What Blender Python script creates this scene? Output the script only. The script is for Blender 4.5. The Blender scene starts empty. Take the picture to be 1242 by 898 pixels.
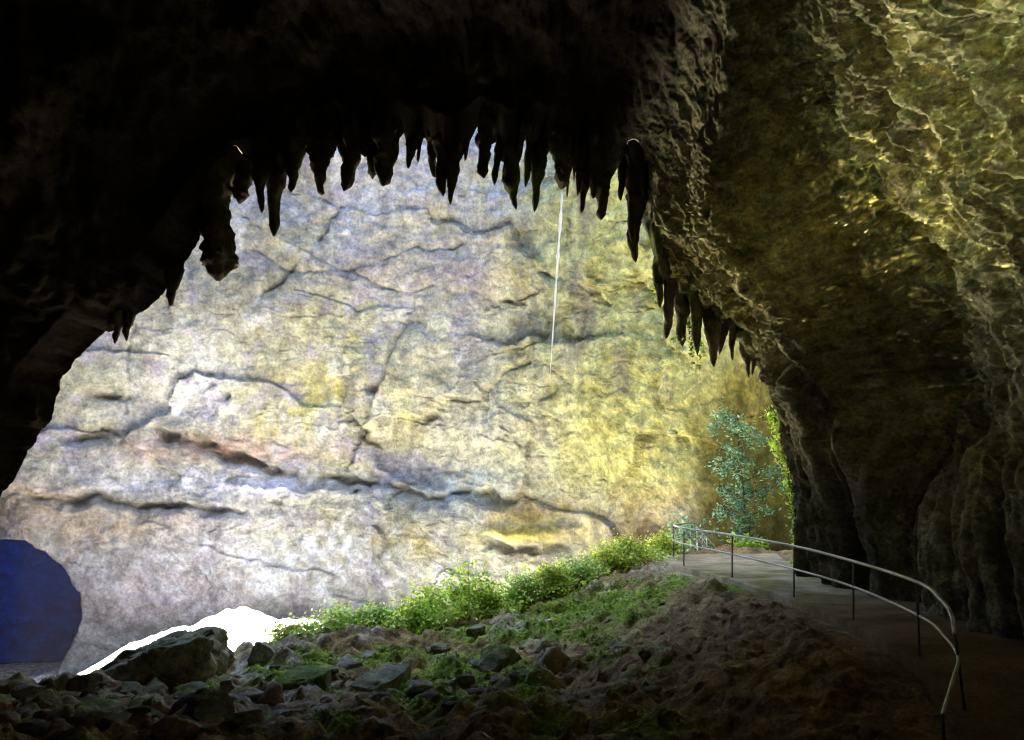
import bpy, bmesh, math, random
import numpy as np
from mathutils import Vector, Matrix

random.seed(7)
rng = np.random.default_rng(7)
scene = bpy.context.scene
C = scene.collection

# ------------------------------------------------------------------ camera
F = 1120.0                       # focal length in photo pixels (photo is 1242 x 898)
PITCH = math.atan(151 / F)
cp, sp = math.cos(PITCH), math.sin(PITCH)


def at(px, py, Y):
    """point of the place seen in direction (px, py) at a distance Y in front"""
    u = (px - 621) / F
    v = (449 - py) / F
    d = np.array([u, cp - v * sp, sp + v * cp])
    return d * (Y / d[1])


def project(P):
    P = np.asarray(P, float)
    zc = P[..., 1] * cp + P[..., 2] * sp
    yc = -P[..., 1] * sp + P[..., 2] * cp
    return 621 + F * P[..., 0] / zc, 449 - F * yc / zc


cam = bpy.data.cameras.new("camera")
cam.sensor_fit = 'HORIZONTAL'
cam.angle = 2 * math.atan(621 / F)
cam.clip_end = 2000
cam.clip_start = 0.05
camo = bpy.data.objects.new("camera", cam)
C.objects.link(camo)
camo.location = (0, 0, 0)
camo.rotation_euler = (math.pi / 2 + PITCH, 0, 0)
scene.camera = camo

# ------------------------------------------------------------------ noise
_perm = rng.permutation(256)
PERM = np.concatenate([_perm, _perm, _perm]).astype(np.int64)
_g = rng.normal(size=(256, 3))
GRAD = (_g / np.linalg.norm(_g, axis=1)[:, None])


def perlin(p, seed=0):
    p = p + seed * 17.37
    i = np.floor(p).astype(np.int64)
    f = p - i
    w = f * f * f * (f * (f * 6 - 15) + 10)
    i &= 255
    out = 0
    for dx in (0, 1):
        wx = w[:, 0] if dx else 1 - w[:, 0]
        for dy in (0, 1):
            wy = w[:, 1] if dy else 1 - w[:, 1]
            for dz in (0, 1):
                wz = w[:, 2] if dz else 1 - w[:, 2]
                h = PERM[PERM[PERM[(i[:, 0] + dx) & 255] + ((i[:, 1] + dy) & 255)] + ((i[:, 2] + dz) & 255)]
                g = GRAD[h]
                out = out + wx * wy * wz * (g[:, 0] * (f[:, 0] - dx) + g[:, 1] * (f[:, 1] - dy) + g[:, 2] * (f[:, 2] - dz))
    return out * 1.5


def fbm(p, octv=4, gain=0.5, seed=0):
    o = 0
    a = 1.0
    for k in range(octv):
        o = o + a * perlin(p, seed + k)
        p = p * 2.03
        a *= gain
    return o


def ridged(p, octv=4, gain=0.5, seed=0):
    o = 0
    a = 1.0
    for k in range(octv):
        o = o + a * (1 - 2 * np.abs(perlin(p, seed + k)))
        p = p * 2.07
        a *= gain
    return o


def worley(p, seed=0):
    """F1, F2 and a random value of the nearest cell"""
    p = p + seed * 9.13
    i = np.floor(p).astype(np.int64)
    n = len(p)
    f1 = np.full(n, 9.0)
    f2 = np.full(n, 9.0)
    cid = np.zeros(n)
    J = np.random.default_rng(seed + 5).random((256, 3))
    for dx in (-1, 0, 1):
        for dy in (-1, 0, 1):
            for dz in (-1, 0, 1):
                c = i + np.array([dx, dy, dz])
                h = PERM[PERM[PERM[c[:, 0] & 255] + (c[:, 1] & 255)] + (c[:, 2] & 255)]
                d = np.linalg.norm(c + J[h] - p, axis=1)
                m = d < f1
                f2 = np.where(m, f1, np.minimum(f2, d))
                cid = np.where(m, h / 255.0, cid)
                f1 = np.where(m, d, f1)
    return f1, f2, cid


def facets(p, seed=0, slope=0.8):
    """broken-rock relief: every cell is a tilted plane with its own level"""
    p = p + seed * 9.13
    i = np.floor(p).astype(np.int64)
    n = len(p)
    f1 = np.full(n, 9.0)
    h0 = np.zeros(n)
    J = np.random.default_rng(seed + 5).random((256, 3))
    G = np.random.default_rng(seed + 6).normal(size=(256, 3)) * slope
    Lv = np.random.default_rng(seed + 7).uniform(-0.5, 0.5, 256)
    for dx in (-1, 0, 1):
        for dy in (-1, 0, 1):
            for dz in (-1, 0, 1):
                c = i + np.array([dx, dy, dz])
                h = PERM[PERM[PERM[c[:, 0] & 255] + (c[:, 1] & 255)] + (c[:, 2] & 255)]
                v = p - c - J[h]
                d = np.linalg.norm(v, axis=1)
                m = d < f1
                f1 = np.where(m, d, f1)
                h0 = np.where(m, Lv[h] + np.sum(v * G[h], 1), h0)
    return h0


def warp(p, s, a, seed):
    return p + a * np.stack([fbm(p * s, 3, 0.55, seed=seed), fbm(p * s, 3, 0.55, seed=seed + 20), fbm(p * s, 3, 0.55, seed=seed + 40)], -1)


def sstep(a, b, x):
    t = np.clip((x - a) / (b - a), 0, 1)
    return t * t * (3 - 2 * t)


def seg_dist(px, py, pts):
    best = np.full(px.shape, 1e9)
    for (x0, y0), (x1, y1) in zip(pts[:-1], pts[1:]):
        dx, dy = x1 - x0, y1 - y0
        t = np.clip(((px - x0) * dx + (py - y0) * dy) / (dx * dx + dy * dy), 0, 1)
        best = np.minimum(best, np.hypot(px - x0 - t * dx, py - y0 - t * dy))
    return best


def blob(px, py, cx, cy, rx, ry):
    return np.exp(-(((px - cx) / rx) ** 2 + ((py - cy) / ry) ** 2))


def poly_sdf(px, py, pts):
    """positive inside"""
    d = seg_dist(px, py, pts + [pts[0]])
    inside = np.zeros(px.shape, bool)
    q = pts + [pts[0]]
    for (x0, y0), (x1, y1) in zip(q[:-1], q[1:]):
        if y0 == y1:
            continue
        c = ((y0 > py) != (y1 > py)) & (px < (x1 - x0) * (py - y0) / (y1 - y0) + x0)
        inside ^= c
    return np.where(inside, d, -d)


def resample(pts, n=None, step=None):
    pts = np.asarray(pts, float)
    s = np.concatenate([[0], np.cumsum(np.linalg.norm(np.diff(pts, axis=0), axis=1))])
    if n is None:
        n = max(2, int(s[-1] / step))
    q = np.linspace(0, s[-1], n)
    return np.stack([np.interp(q, s, pts[:, k]) for k in range(pts.shape[1])], 1)


def catmull(pts, m=12):
    pts = np.asarray(pts, float)
    p = np.vstack([2 * pts[0] - pts[1], pts, 2 * pts[-1] - pts[-2]])
    out = []
    for i in range(1, len(p) - 2):
        a, b, c, d = p[i - 1], p[i], p[i + 1], p[i + 2]
        for t in np.linspace(0, 1, m, endpoint=False):
            out.append(0.5 * (2 * b + (c - a) * t + (2 * a - 5 * b + 4 * c - d) * t * t + (3 * b - a - 3 * c + d) * t ** 3))
    out.append(pts[-1])
    return np.array(out)


# ------------------------------------------------------------------ scene helpers
def tag(o, label=None, cat=None, group=None, kind=None):
    if label:
        o["label"] = label
    if cat:
        o["category"] = cat
    if group:
        o["group"] = group
    if kind:
        o["kind"] = kind
    return o


def empty(name, loc=(0, 0, 0)):
    o = bpy.data.objects.new(name, None)
    o.location = loc
    o.empty_display_size = 0.2
    C.objects.link(o)
    return o


def raw_mesh(name, V, faces, mat, col=None, smooth=True, parent=None, loc=None):
    """V (n,3) array, faces (m,k) array or list of such arrays"""
    V = np.asarray(V, float)
    if loc is not None:
        V = V - np.asarray(loc)
    if not isinstance(faces, list):
        faces = [faces]
    faces = [np.asarray(f, np.int32) for f in faces if len(f)]
    me = bpy.data.meshes.new(name)
    me.vertices.add(len(V))
    me.vertices.foreach_set("co", V.astype(np.float32).ravel())
    loops = np.concatenate([f.ravel() for f in faces])
    sizes = np.concatenate([np.full(len(f), f.shape[1], np.int32) for f in faces])
    starts = np.concatenate([[0], np.cumsum(sizes)[:-1]]).astype(np.int32)
    me.loops.add(len(loops))
    me.loops.foreach_set("vertex_index", loops)
    me.polygons.add(len(sizes))
    me.polygons.foreach_set("loop_start", starts)
    me.polygons.foreach_set("use_smooth", np.full(len(sizes), smooth, bool))
    if col is not None:
        a = me.attributes.new("Col", 'FLOAT_COLOR', 'POINT')
        c4 = np.ones((len(V), 4), np.float32)
        c4[:, :3] = np.clip(col, 0, 1)
        a.data.foreach_set("color", c4.ravel())
    me.update(calc_edges=True)
    me.validate()
    me.materials.append(mat)
    o = bpy.data.objects.new(name, me)
    C.objects.link(o)
    if loc is not None and parent is None:
        o.location = loc
    if parent is not None:
        o.parent = parent
    return o


def grid_faces(n, m, wrap=False):
    i = np.arange(n - 1)[:, None]
    j = np.arange(m if wrap else m - 1)[None, :]
    j2 = (j + 1) % m
    return np.stack([(i * m + j), (i * m + j2), ((i + 1) * m + j2), ((i + 1) * m + j)], -1).reshape(-1, 4)


def tube(path, rad, sides=8, caps=True):
    path = np.asarray(path, float)
    n = len(path)
    rad = np.broadcast_to(np.asarray(rad, float), (n,))
    T = np.gradient(path, axis=0)
    T /= np.linalg.norm(T, axis=1)[:, None] + 1e-9
    ref = np.array([0, 0, 1.0]) if abs(T[0, 2]) < 0.9 else np.array([1.0, 0, 0])
    V = []
    for k in range(n):
        a = np.cross(T[k], ref)
        a /= np.linalg.norm(a) + 1e-9
        b = np.cross(T[k], a)
        ref = np.cross(a, T[k])
        ang = np.arange(sides) * 2 * math.pi / sides
        V.append(path[k] + rad[k] * (np.cos(ang)[:, None] * a + np.sin(ang)[:, None] * b))
    V = np.vstack(V)
    f = [grid_faces(n, sides, True)]
    if caps:
        f.append(np.arange(sides)[None, ::-1])
        f.append((np.arange(sides) + (n - 1) * sides)[None, :])
    return V, f


# ------------------------------------------------------------------ materials
def new_mat(name):
    m = bpy.data.materials.new(name)
    m.use_nodes = True
    nt = m.node_tree
    b = nt.nodes["Principled BSDF"]
    return m, nt, b


def rock_mat(name, s1=1.5, s2=9.0, lo=0.55, hi=1.35, bump=0.6, bdist=0.08, rough=0.92, spec=0.2, speck=None, stretch=None):
    m, nt, b = new_mat(name)
    N, L = nt.nodes, nt.links
    at_ = N.new("ShaderNodeAttribute")
    at_.attribute_name = "Col"
    tc = N.new("ShaderNodeTexCoord")
    src = tc.outputs["Object"]
    if stretch:
        mp = N.new("ShaderNodeMapping")
        mp.inputs["Rotation"].default_value = stretch[0]
        mp.inputs["Scale"].default_value = stretch[1]
        L.new(src, mp.inputs["Vector"])
        src = mp.outputs["Vector"]
    n1 = N.new("ShaderNodeTexNoise")
    n1.inputs["Scale"].default_value = s1
    n1.inputs["Detail"].default_value = 8
    n1.inputs["Roughness"].default_value = 0.65
    L.new(src, n1.inputs["Vector"])
    n2 = N.new("ShaderNodeTexNoise")
    n2.inputs["Scale"].default_value = s2
    n2.inputs["Detail"].default_value = 6
    n2.inputs["Roughness"].default_value = 0.7
    L.new(src, n2.inputs["Vector"])
    mr1 = N.new("ShaderNodeMapRange")
    mr1.inputs[1].default_value = 0.36
    mr1.inputs[2].default_value = 0.64
    mr1.inputs[3].default_value = lo
    mr1.inputs[4].default_value = hi
    L.new(n1.outputs[0], mr1.inputs[0])
    mr2 = N.new("ShaderNodeMapRange")
    mr2.inputs[1].default_value = 0.36
    mr2.inputs[2].default_value = 0.64
    mr2.inputs[3].default_value = lo
    mr2.inputs[4].default_value = hi
    L.new(n2.outputs[0], mr2.inputs[0])
    mu = N.new("ShaderNodeMath")
    mu.operation = 'MULTIPLY'
    L.new(mr1.outputs[0], mu.inputs[0])
    L.new(mr2.outputs[0], mu.inputs[1])
    vm = N.new("ShaderNodeVectorMath")
    vm.operation = 'SCALE'
    L.new(at_.outputs["Color"], vm.inputs[0])
    L.new(mu.outputs[0], vm.inputs["Scale"])
    outc = vm.outputs[0]
    L.new(outc, b.inputs["Base Color"])
    b.inputs["Roughness"].default_value = rough
    b.inputs["Specular IOR Level"].default_value = spec
    ad = N.new("ShaderNodeMath")
    ad.operation = 'MULTIPLY_ADD'
    ad.inputs[1].default_value = 0.5
    L.new(n2.outputs[0], ad.inputs[0])
    L.new(n1.outputs[0], ad.inputs[2])
    bp = N.new("ShaderNodeBump")
    bp.inputs["Strength"].default_value = bump
    bp.inputs["Distance"].default_value = bdist
    L.new(ad.outputs[0], bp.inputs["Height"])
    L.new(bp.outputs[0], b.inputs["Normal"])
    return m


def leaf_mat(name, trans=0.75):
    m, nt, b = new_mat(name)
    N, L = nt.nodes, nt.links
    at_ = N.new("ShaderNodeAttribute")
    at_.attribute_name = "Col"
    L.new(at_.outputs["Color"], b.inputs["Base Color"])
    b.inputs["Roughness"].default_value = 0.5
    b.inputs["Specular IOR Level"].default_value = 0.3
    tr = N.new("ShaderNodeBsdfTranslucent")
    L.new(at_.outputs["Color"], tr.inputs["Color"])
    mx = N.new("ShaderNodeMixShader")
    mx.inputs[0].default_value = trans
    L.new(b.outputs[0], mx.inputs[1])
    L.new(tr.outputs[0], mx.inputs[2])
    L.new(mx.outputs[0], N["Material Output"].inputs["Surface"])
    return m


M_CLIFF = rock_mat("cliff limestone", 1.1, 4.2, 0.70, 1.30, 1.0, 0.30, spec=0.05)
M_WALL = rock_mat("cave wall limestone", 2.4, 11.0, 0.55, 1.35, 1.0, 0.10, rough=0.97, spec=0.08, stretch=((0.75, 0, 0), (1.0, 0.75, 1.15)))
M_CEIL = rock_mat("cave ceiling limestone", 1.5, 8.0, 0.55, 1.35, 0.8, 0.12, spec=0.02, rough=1.0)
M_STAL = rock_mat("stalactite limestone", 3.0, 14.0, 0.6, 1.3, 0.7, 0.06, spec=0.05)
M_GROUND = rock_mat("mound soil and rock", 2.5, 14.0, 0.55, 1.45, 0.9, 0.07, spec=0.04)
M_BOULDER = rock_mat("boulder rock", 2.5, 12.0, 0.55, 1.4, 0.8, 0.06)
M_PATH = rock_mat("concrete path", 1.2, 18.0, 0.72, 1.25, 0.4, 0.02, rough=0.95, spec=0.02)
M_LEAF = leaf_mat("leaves")
M_MOSS = leaf_mat("moss blades", 0.3)
M_BARK = rock_mat("bark", 6.0, 30.0, 0.6, 1.3, 0.5, 0.02)

M_METAL, _nt, _b = new_mat("galvanised steel")
_b.inputs["Metallic"].default_value = 0.55
_b.inputs["Roughness"].default_value = 0.42
_n = _nt.nodes.new("ShaderNodeTexNoise")
_n.inputs["Scale"].default_value = 9
_n.inputs["Detail"].default_value = 6
_r = _nt.nodes.new("ShaderNodeValToRGB")
_r.color_ramp.elements[0].position = 0.35
_r.color_ramp.elements[0].color = (0.42, 0.42, 0.4, 1)
_r.color_ramp.elements[1].position = 0.6
_r.color_ramp.elements[1].color = (0.75, 0.75, 0.72, 1)
_nt.links.new(_n.outputs[0], _r.inputs[0])
_nt.links.new(_r.outputs[0], _b.inputs["Base Color"])

M_POST, _nt, _b = new_mat("dull steel posts")
_b.inputs["Metallic"].default_value = 0.3
_b.inputs["Roughness"].default_value = 0.6
_n = _nt.nodes.new("ShaderNodeTexNoise")
_n.inputs["Scale"].default_value = 14
_n.inputs["Detail"].default_value = 6
_r = _nt.nodes.new("ShaderNodeValToRGB")
_r.color_ramp.elements[0].position = 0.4
_r.color_ramp.elements[0].color = (0.10, 0.085, 0.07, 1)
_r.color_ramp.elements[1].position = 0.6
_r.color_ramp.elements[1].color = (0.24, 0.23, 0.21, 1)
_nt.links.new(_n.outputs[0], _r.inputs[0])
_nt.links.new(_r.outputs[0], _b.inputs["Base Color"])

M_WATER, _nt, _b = new_mat("falling water")
_b.inputs["Base Color"].default_value = (0.9, 0.93, 0.95, 1)
_b.inputs["Roughness"].default_value = 0.25
_b.inputs["Specular IOR Level"].default_value = 0.6
_tr = _nt.nodes.new("ShaderNodeBsdfTranslucent")
_tr.inputs["Color"].default_value = (0.95, 0.97, 1, 1)
_n = _nt.nodes.new("ShaderNodeTexNoise")
_n.inputs["Scale"].default_value = 2.0
_mx = _nt.nodes.new("ShaderNodeMixShader")
_mx.inputs[0].default_value = 0.75
_nt.links.new(_b.outputs[0], _mx.inputs[1])
_nt.links.new(_tr.outputs[0], _mx.inputs[2])
_nt.links.new(_mx.outputs[0], _nt.nodes["Material Output"].inputs["Surface"])

# ------------------------------------------------------------------ the arch (cave mouth)
OUT = [(-190, 1150, 28), (-130, 900, 28), (-75, 760, 28), (-28, 660, 28), (0, 612, 28), (20, 585, 28), (45, 542, 28), (60, 517, 28), (66, 488, 28),
       (80, 455, 28), (105, 425, 28), (125, 408, 28), (150, 400, 28), (175, 388, 28), (200, 366, 28), (215, 342, 28), (240, 300, 28),
       (255, 280, 28), (278, 242, 28), (284, 236, 28), (291, 232, 28), (302, 228, 28), (305, 212, 28), (311, 212, 28), (323, 214, 28), (330, 212, 28), (332, 228, 28), (345, 232, 28), (349, 205, 28), (354, 208, 28), (361, 205, 28), (364, 188, 28), (372, 172, 28), (380, 160, 28), (388, 156, 28), (387, 190, 28), (404, 192, 28), (409, 177, 28), (412, 184, 28), (417, 186, 28), (421, 160, 28), (424, 192, 28), (433, 182, 28), (439, 166, 28), (441, 174, 28), (448, 174, 28), (452, 158, 28), (459, 143, 28), (457, 180, 28), (462, 200, 28), (472, 194, 28), (476, 184, 28), (482, 172, 28), (490, 161, 28), (494, 178, 28), (501, 182, 28), (507, 181, 28), (510, 182, 28), (514, 167, 28), (521, 173, 28), (524, 188, 28), (531, 190, 28), (534, 189, 28), (537, 205, 28), (550, 205, 28), (558, 196, 28), (564, 184, 28), (570, 172, 28), (581, 149, 28), (585, 172, 28), (595, 176, 28), (599, 174, 28), (603, 172, 28), (608, 196, 28), (625, 200, 28), (627, 165, 28), (630, 180, 28), (636, 172, 28), (641, 161, 28), (643, 186, 28), (650, 186, 28), (654, 178, 28), (657, 196, 28), (664, 188, 28), (669, 178, 28), (674, 196, 28), (690, 204, 28), (695, 174, 28), (697, 196, 28), (700, 200, 28), (703, 178, 28), (706, 212, 28), (712, 212, 28), (718, 218, 28), (724, 222, 28), (739, 222, 28), (746, 206, 28), (752, 199, 28), (755, 214, 28), (760, 218, 28), (763, 217, 28), (767, 255, 28), (777, 268, 28),
       (786, 285, 27.1), (793, 300, 26.9), (799, 325, 26.8), (805, 348, 26.6), (813, 350, 26.6), (817, 338, 26.5), (822, 360, 26.5), (832, 362, 26.5), (835, 358, 26.5), (842, 378, 26.4), (851, 380, 26.4), (854, 372, 26.4), (860, 392, 26.4), (869, 396, 26.4), (872, 388, 26.4), (878, 398, 26.4), (885, 400, 26.4), (887, 412, 26.4), (892, 412, 26.4), (896, 414, 26.3), (903, 440, 26.3), (909, 440, 26.3), (911, 430, 26.3), (914, 446, 26.3), (918, 438, 26.3),
       (935, 455, 26.2), (947, 480, 26.1), (953, 520, 26),
       (956, 560, 26), (961, 610, 26), (965, 650, 26), (969, 690, 26), (975, 740, 26), (985, 830, 26), (1010, 1150, 26)]
LIP = np.array([at(*p) for p in OUT])
AX = np.array([-3.0, 1.0])       # axis of the passage (x, z)
LIPS = resample(LIP, 2600)
_jag = sstep(0.36, 0.30, np.linspace(0, 1, 2600))[:, None] * np.array([1.0, 0, 1.0])
LIPS = LIPS + _jag * 0.16 * np.stack([fbm(LIPS * 0.9, 4, 0.6, seed=401), np.zeros(2600), ridged(LIPS * 0.8, 4, 0.6, seed=402)], -1)


def smooth_curve(P, w):
    k = np.exp(-0.5 * (np.arange(-3 * w, 3 * w + 1) / w) ** 2)
    k /= k.sum()
    Q = np.pad(P, ((3 * w, 3 * w), (0, 0)), mode='edge')
    return np.stack([np.convolve(Q[:, i], k, mode='valid') for i in range(3)], 1)


LIP_SM = smooth_curve(LIPS, 50)
ARC = np.concatenate([[0], np.cumsum(np.linalg.norm(np.diff(LIPS, axis=0), axis=1))])
# index of the roof point (764,216): right of it is the lit side wall
I_SPLIT = int(np.argmin(np.linalg.norm(LIPS - at(763, 217, 28), axis=1)))
S_SPLIT = ARC[I_SPLIT]


def passage(s, Y0):
    """smooth passage surface: s = arc length along the mouth outline, Y0 = distance in front of the camera (0 at the lip's own Y)
    returns points before rock relief and outward directions"""
    P = np.stack([np.interp(s, ARC, LIPS[:, k]) for k in range(3)], -1)
    Q = np.stack([np.interp(s, ARC, LIP_SM[:, k]) for k in range(3)], -1)
    back = np.maximum(P[:, 1] - Y0, 0)
    w = sstep(0, 2.2, back)[:, None]
    B = P * (1 - w) + Q * w
    d = B[:, [0, 2]] - AX
    right = sstep(S_SPLIT - 3.0, S_SPLIT + 5.0, s)
    k = 0.055 * (1 - right) + (0.004 + 0.012 * sstep(2, 7, B[:, 2])) * right
    sc = 1 + k * np.minimum(back, 24)
    xz = AX + d * sc[:, None]
    nrm = d / (np.linalg.norm(d, axis=1)[:, None] + 1e-9)
    # side wall: buttress, recess band and the long face turned to the daylight
    z = xz[:, 1]
    Yb = 20.3 + 0.06 * np.clip(z, -3, 9)
    dd = Yb - Y0
    off = -0.05 * np.clip(back, 0, 10) - 0.6 * np.exp(-((dd + 0.9) / 0.8) ** 2) + 2.15 * sstep(-0.5, 0.8, dd) - 0.21 * np.clip(dd - 0.9, 0, 9) + 0.5 * np.clip(dd - 9.4, 0, 12)
    low = sstep(1.5, -1.0, z)
    off = off * (1 - 0.75 * low)
    xz = xz + nrm * (off * right)[:, None]
    # tail of the cave closes far behind the viewer
    close = sstep(-14, -30, Y0)
    xz = AX + (xz - AX) * (1 - close)[:, None]
    pts = np.stack([xz[:, 0], np.where(back > 0, Y0, P[:, 1]), xz[:, 1]], -1)
    n3 = np.stack([nrm[:, 0], np.zeros(len(s)), nrm[:, 1]], -1)
    return pts, n3, right


def cave_relief(p, right, fade):
    """rock relief, positive = into the rock"""
    # side wall: oblique ribs and pockets
    a = (-p[:, 1] * 0.62 - p[:, 2] * 0.78)
    b = (-p[:, 1] * 0.78 + p[:, 2] * 0.62)
    q = np.stack([p[:, 0] * 0.9, a * 0.42, b * 1.15], -1)
    qw = warp(q, 1.2, 0.35, 320)
    rs = 0.36 * fbm(p * 0.42, 3, seed=3) + 0.16 * fbm(q * 1.1, 3, seed=11)
    rs = rs + 0.30 * sstep(0.0, 0.6, fbm(qw * 1.25, 4, 0.5, seed=14)) + 0.17 * sstep(0.0, 0.45, fbm(qw * 2.9, 4, 0.55, seed=16))
    rs = rs + 0.075 * sstep(0.0, 0.4, fbm(qw * 6.5, 3, 0.6, seed=17)) + 0.028 * fbm(p * 9.0, 3, 0.6, seed=18) + 0.07 * facets(qw * 1.4, 3, 0.9)
    near = sstep(21.5, 18.8, p[:, 1]) * sstep(-0.5, 1.5, p[:, 2])
    pw = warp(np.stack([p[:, 0], p[:, 1] * 0.9 , p[:, 2]], -1), 0.9, 0.3, 330)
    big = np.clip(0.55 + 1.3 * fbm(p * 0.6, 2, seed=26), 0.1, 1.3)
    w1 = worley(pw * 1.45, 23)
    w2 = worley(pw * 3.3, 24)
    w3 = worley(pw * 6.5, 25)
    rs = rs * (1 + 0.15 * near) + near * big * (0.34 * sstep(0.55, 0.15, w1[0]) * (0.3 + w1[2]) + 0.15 * sstep(0.5, 0.15, w2[0]) * (0.3 + w2[2]) + 0.07 * sstep(0.5, 0.15, w3[0]))
    # ceiling: hanging ribs that run down to the lip
    v = np.stack([p[:, 0] * 1.0, p[:, 1] * 0.5, p[:, 2] * 0.22], -1)
    rc = 0.55 * fbm(p * 0.22, 3, seed=5) + 0.22 * ridged(v * 0.9, 4, 0.5, seed=7) + 0.06 * fbm(p * 2.5, 3, seed=9)
    r = rs * right + rc * (1 - right)
    # draperies low on the side wall
    z, y = p[:, 2], p[:, 1] + 0.25 * fbm(p * 0.5, 2, seed=31)
    lob = np.zeros(len(p))
    for yc, zt, w, dep in ((17.6, 0.9, 1.0, 0.75), (15.7, 1.25, 0.95, 0.85), (14.0, 2.6, 0.8, 0.9), (20.0, 2.3, 0.9, 0.5), (22.2, 3.2, 0.8, 0.55), (12.2, 1.4, 0.9, 0.8), (24.3, 3.8, 0.6, 0.45)):
        u = (y - yc) / w
        v2 = np.where(z > zt - w, (z - (zt - w)) / w, 0)
        lob = np.maximum(lob, 1.35 * dep * np.sqrt(np.clip(1 - u * u - v2 * v2, 0, 1)))
    groove = 0.15 * ridged(np.stack([p[:, 0] * 0.3, p[:, 1] * 2.2, p[:, 2] * 0.22], -1), 3, 0.5, seed=41)
    low = right * sstep(4.0, 0.5, z)
    r = r * (1 - 0.7 * low) - lob * right + groove * low
    return r * fade


def cave_part(name, s0, s1, ds, ys, mat, right_part):
    s = np.arange(s0, s1 + ds, ds)
    S, T = np.meshgrid(s, ys, indexing='ij')
    lipY = np.interp(S.ravel(), ARC, LIPS[:, 1])
    Y0 = np.where(T.ravel() <= 0, lipY + T.ravel(), lipY)      # T is distance behind the lip, <= 0
    pts, n3, right = passage(S.ravel(), Y0)
    fade = sstep(0, -0.5, T.ravel())
    rel = cave_relief(pts, right, fade)
    rel = np.where(T.ravel() > -1.5, np.minimum(rel, 0.05) if not right_part else rel * 0.7, rel)
    G = pts.reshape(len(s), len(ys), 3)
    nn = np.cross(np.gradient(G, axis=0), np.gradient(G, axis=1)).reshape(-1, 3)
    nn /= np.linalg.norm(nn, axis=1)[:, None] + 1e-9
    nn *= np.sign(np.sum(nn * n3, 1) + 1e-6)[:, None]
    inner = sstep(-0.2, -1.6, T.ravel())[:, None]
    nn = n3 * (1 - inner) + nn * inner
    nn /= np.linalg.norm(nn, axis=1)[:, None] + 1e-9
    P = pts + nn * rel[:, None]
    # also a little jitter along the passage so ribs overhang
    P[:, 1] += 0.06 * fade * fbm(pts * 1.1, 3, seed=51)
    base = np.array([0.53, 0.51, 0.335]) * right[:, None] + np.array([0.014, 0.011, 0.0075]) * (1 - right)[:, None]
    t = fbm(pts * 0.35, 4, seed=61)[:, None]
    base = base * (1 + 0.45 * t)
    t2 = sstep(0.1, 0.7, fbm(pts * 0.8, 3, seed=63))[:, None] * right[:, None]
    base = base * (1 - 0.35 * t2) + np.array([0.30, 0.22, 0.17]) * 0.35 * t2
    gr = (sstep(-0.1, 0.5, fbm(pts * 1.4, 3, seed=65)) * right * sstep(24.6, 26, P[:, 1]) * sstep(7, 3, P[:, 2]))[:, None]
    base = base * (1 - 0.8 * gr) + np.array([0.13, 0.19, 0.03]) * 0.8 * gr
    deep = (sstep(17.5, 20.5, P[:, 1]) * right)[:, None]  # rock towards the mouth darkened: its weaker light is put into the colour
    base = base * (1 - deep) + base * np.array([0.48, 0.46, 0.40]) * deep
    hi = (sstep(2.5, 5.5, pts[:, 2]) * right)[:, None]  # upper face paler: the daylight on it is painted into the colour
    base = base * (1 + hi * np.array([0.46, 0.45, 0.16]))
    bk = sstep(9, 3, P[:, 1])[:, None]  # unseen rear rock darkened to cut bounce light
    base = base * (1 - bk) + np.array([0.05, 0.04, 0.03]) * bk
    low_shade = (right * sstep(3.5, 0.3, pts[:, 2]))[:, None]  # lower wall darker: its shade is painted into the colour
    base = base * (1 - 0.45 * low_shade)
    n, m = len(s), len(ys)
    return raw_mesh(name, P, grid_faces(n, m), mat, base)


ys_wall = -np.concatenate([np.arange(0, 17.5, 0.046), np.arange(17.5, 20, 0.25), np.arange(20, 62, 1.0)])
ys_ceil = -np.concatenate([np.arange(0, 9, 0.12), np.arange(9, 16, 0.3), np.arange(16, 64, 1.0)])
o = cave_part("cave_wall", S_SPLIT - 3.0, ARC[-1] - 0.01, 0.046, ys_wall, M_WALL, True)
tag(o, kind="structure")
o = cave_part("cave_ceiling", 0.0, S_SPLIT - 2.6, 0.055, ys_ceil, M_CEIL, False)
tag(o, kind="structure")

# ------------------------------------------------------------------ the shaft beyond the arch
RIM_C, RIM_A, RIM_B, RIM_Z = np.array([-12.0, 51.5]), 18.5, 15.5, 42.0  # unseen rim, its opening shaped to place the sun patch and skylight
LOOP = [tuple(LIP[-1][:2]), (10.8, 30), (13.2, 34), (15.2, 40), (15.8, 46), (14.2, 52), (9.5, 60), (2.5, 67.5), (-8, 73), (-22, 75.5), (-34, 74), (-44, 70), (-51, 62),
        (-50, 50), (-42, 40), (-30, 33), tuple(LIP[0][:2])]
LOOPC = catmull(LOOP, 16)


def rim_point(x, y):
    a = np.arctan2((y - RIM_C[1]) / RIM_B, (x - RIM_C[0]) / RIM_A)
    wob = 1 + 0.10 * np.sin(3 * a + 1) + 0.06 * np.sin(7 * a)
    return RIM_C[0] + RIM_A * wob * np.cos(a), RIM_C[1] + RIM_B * wob * np.sin(a)


BLUE = [(-90, 650), (0, 655), (35, 654), (60, 667), (85, 690), (102, 715), (105, 738), (95, 768), (80, 800), (68, 828), (55, 870), (-90, 880)]


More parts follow.
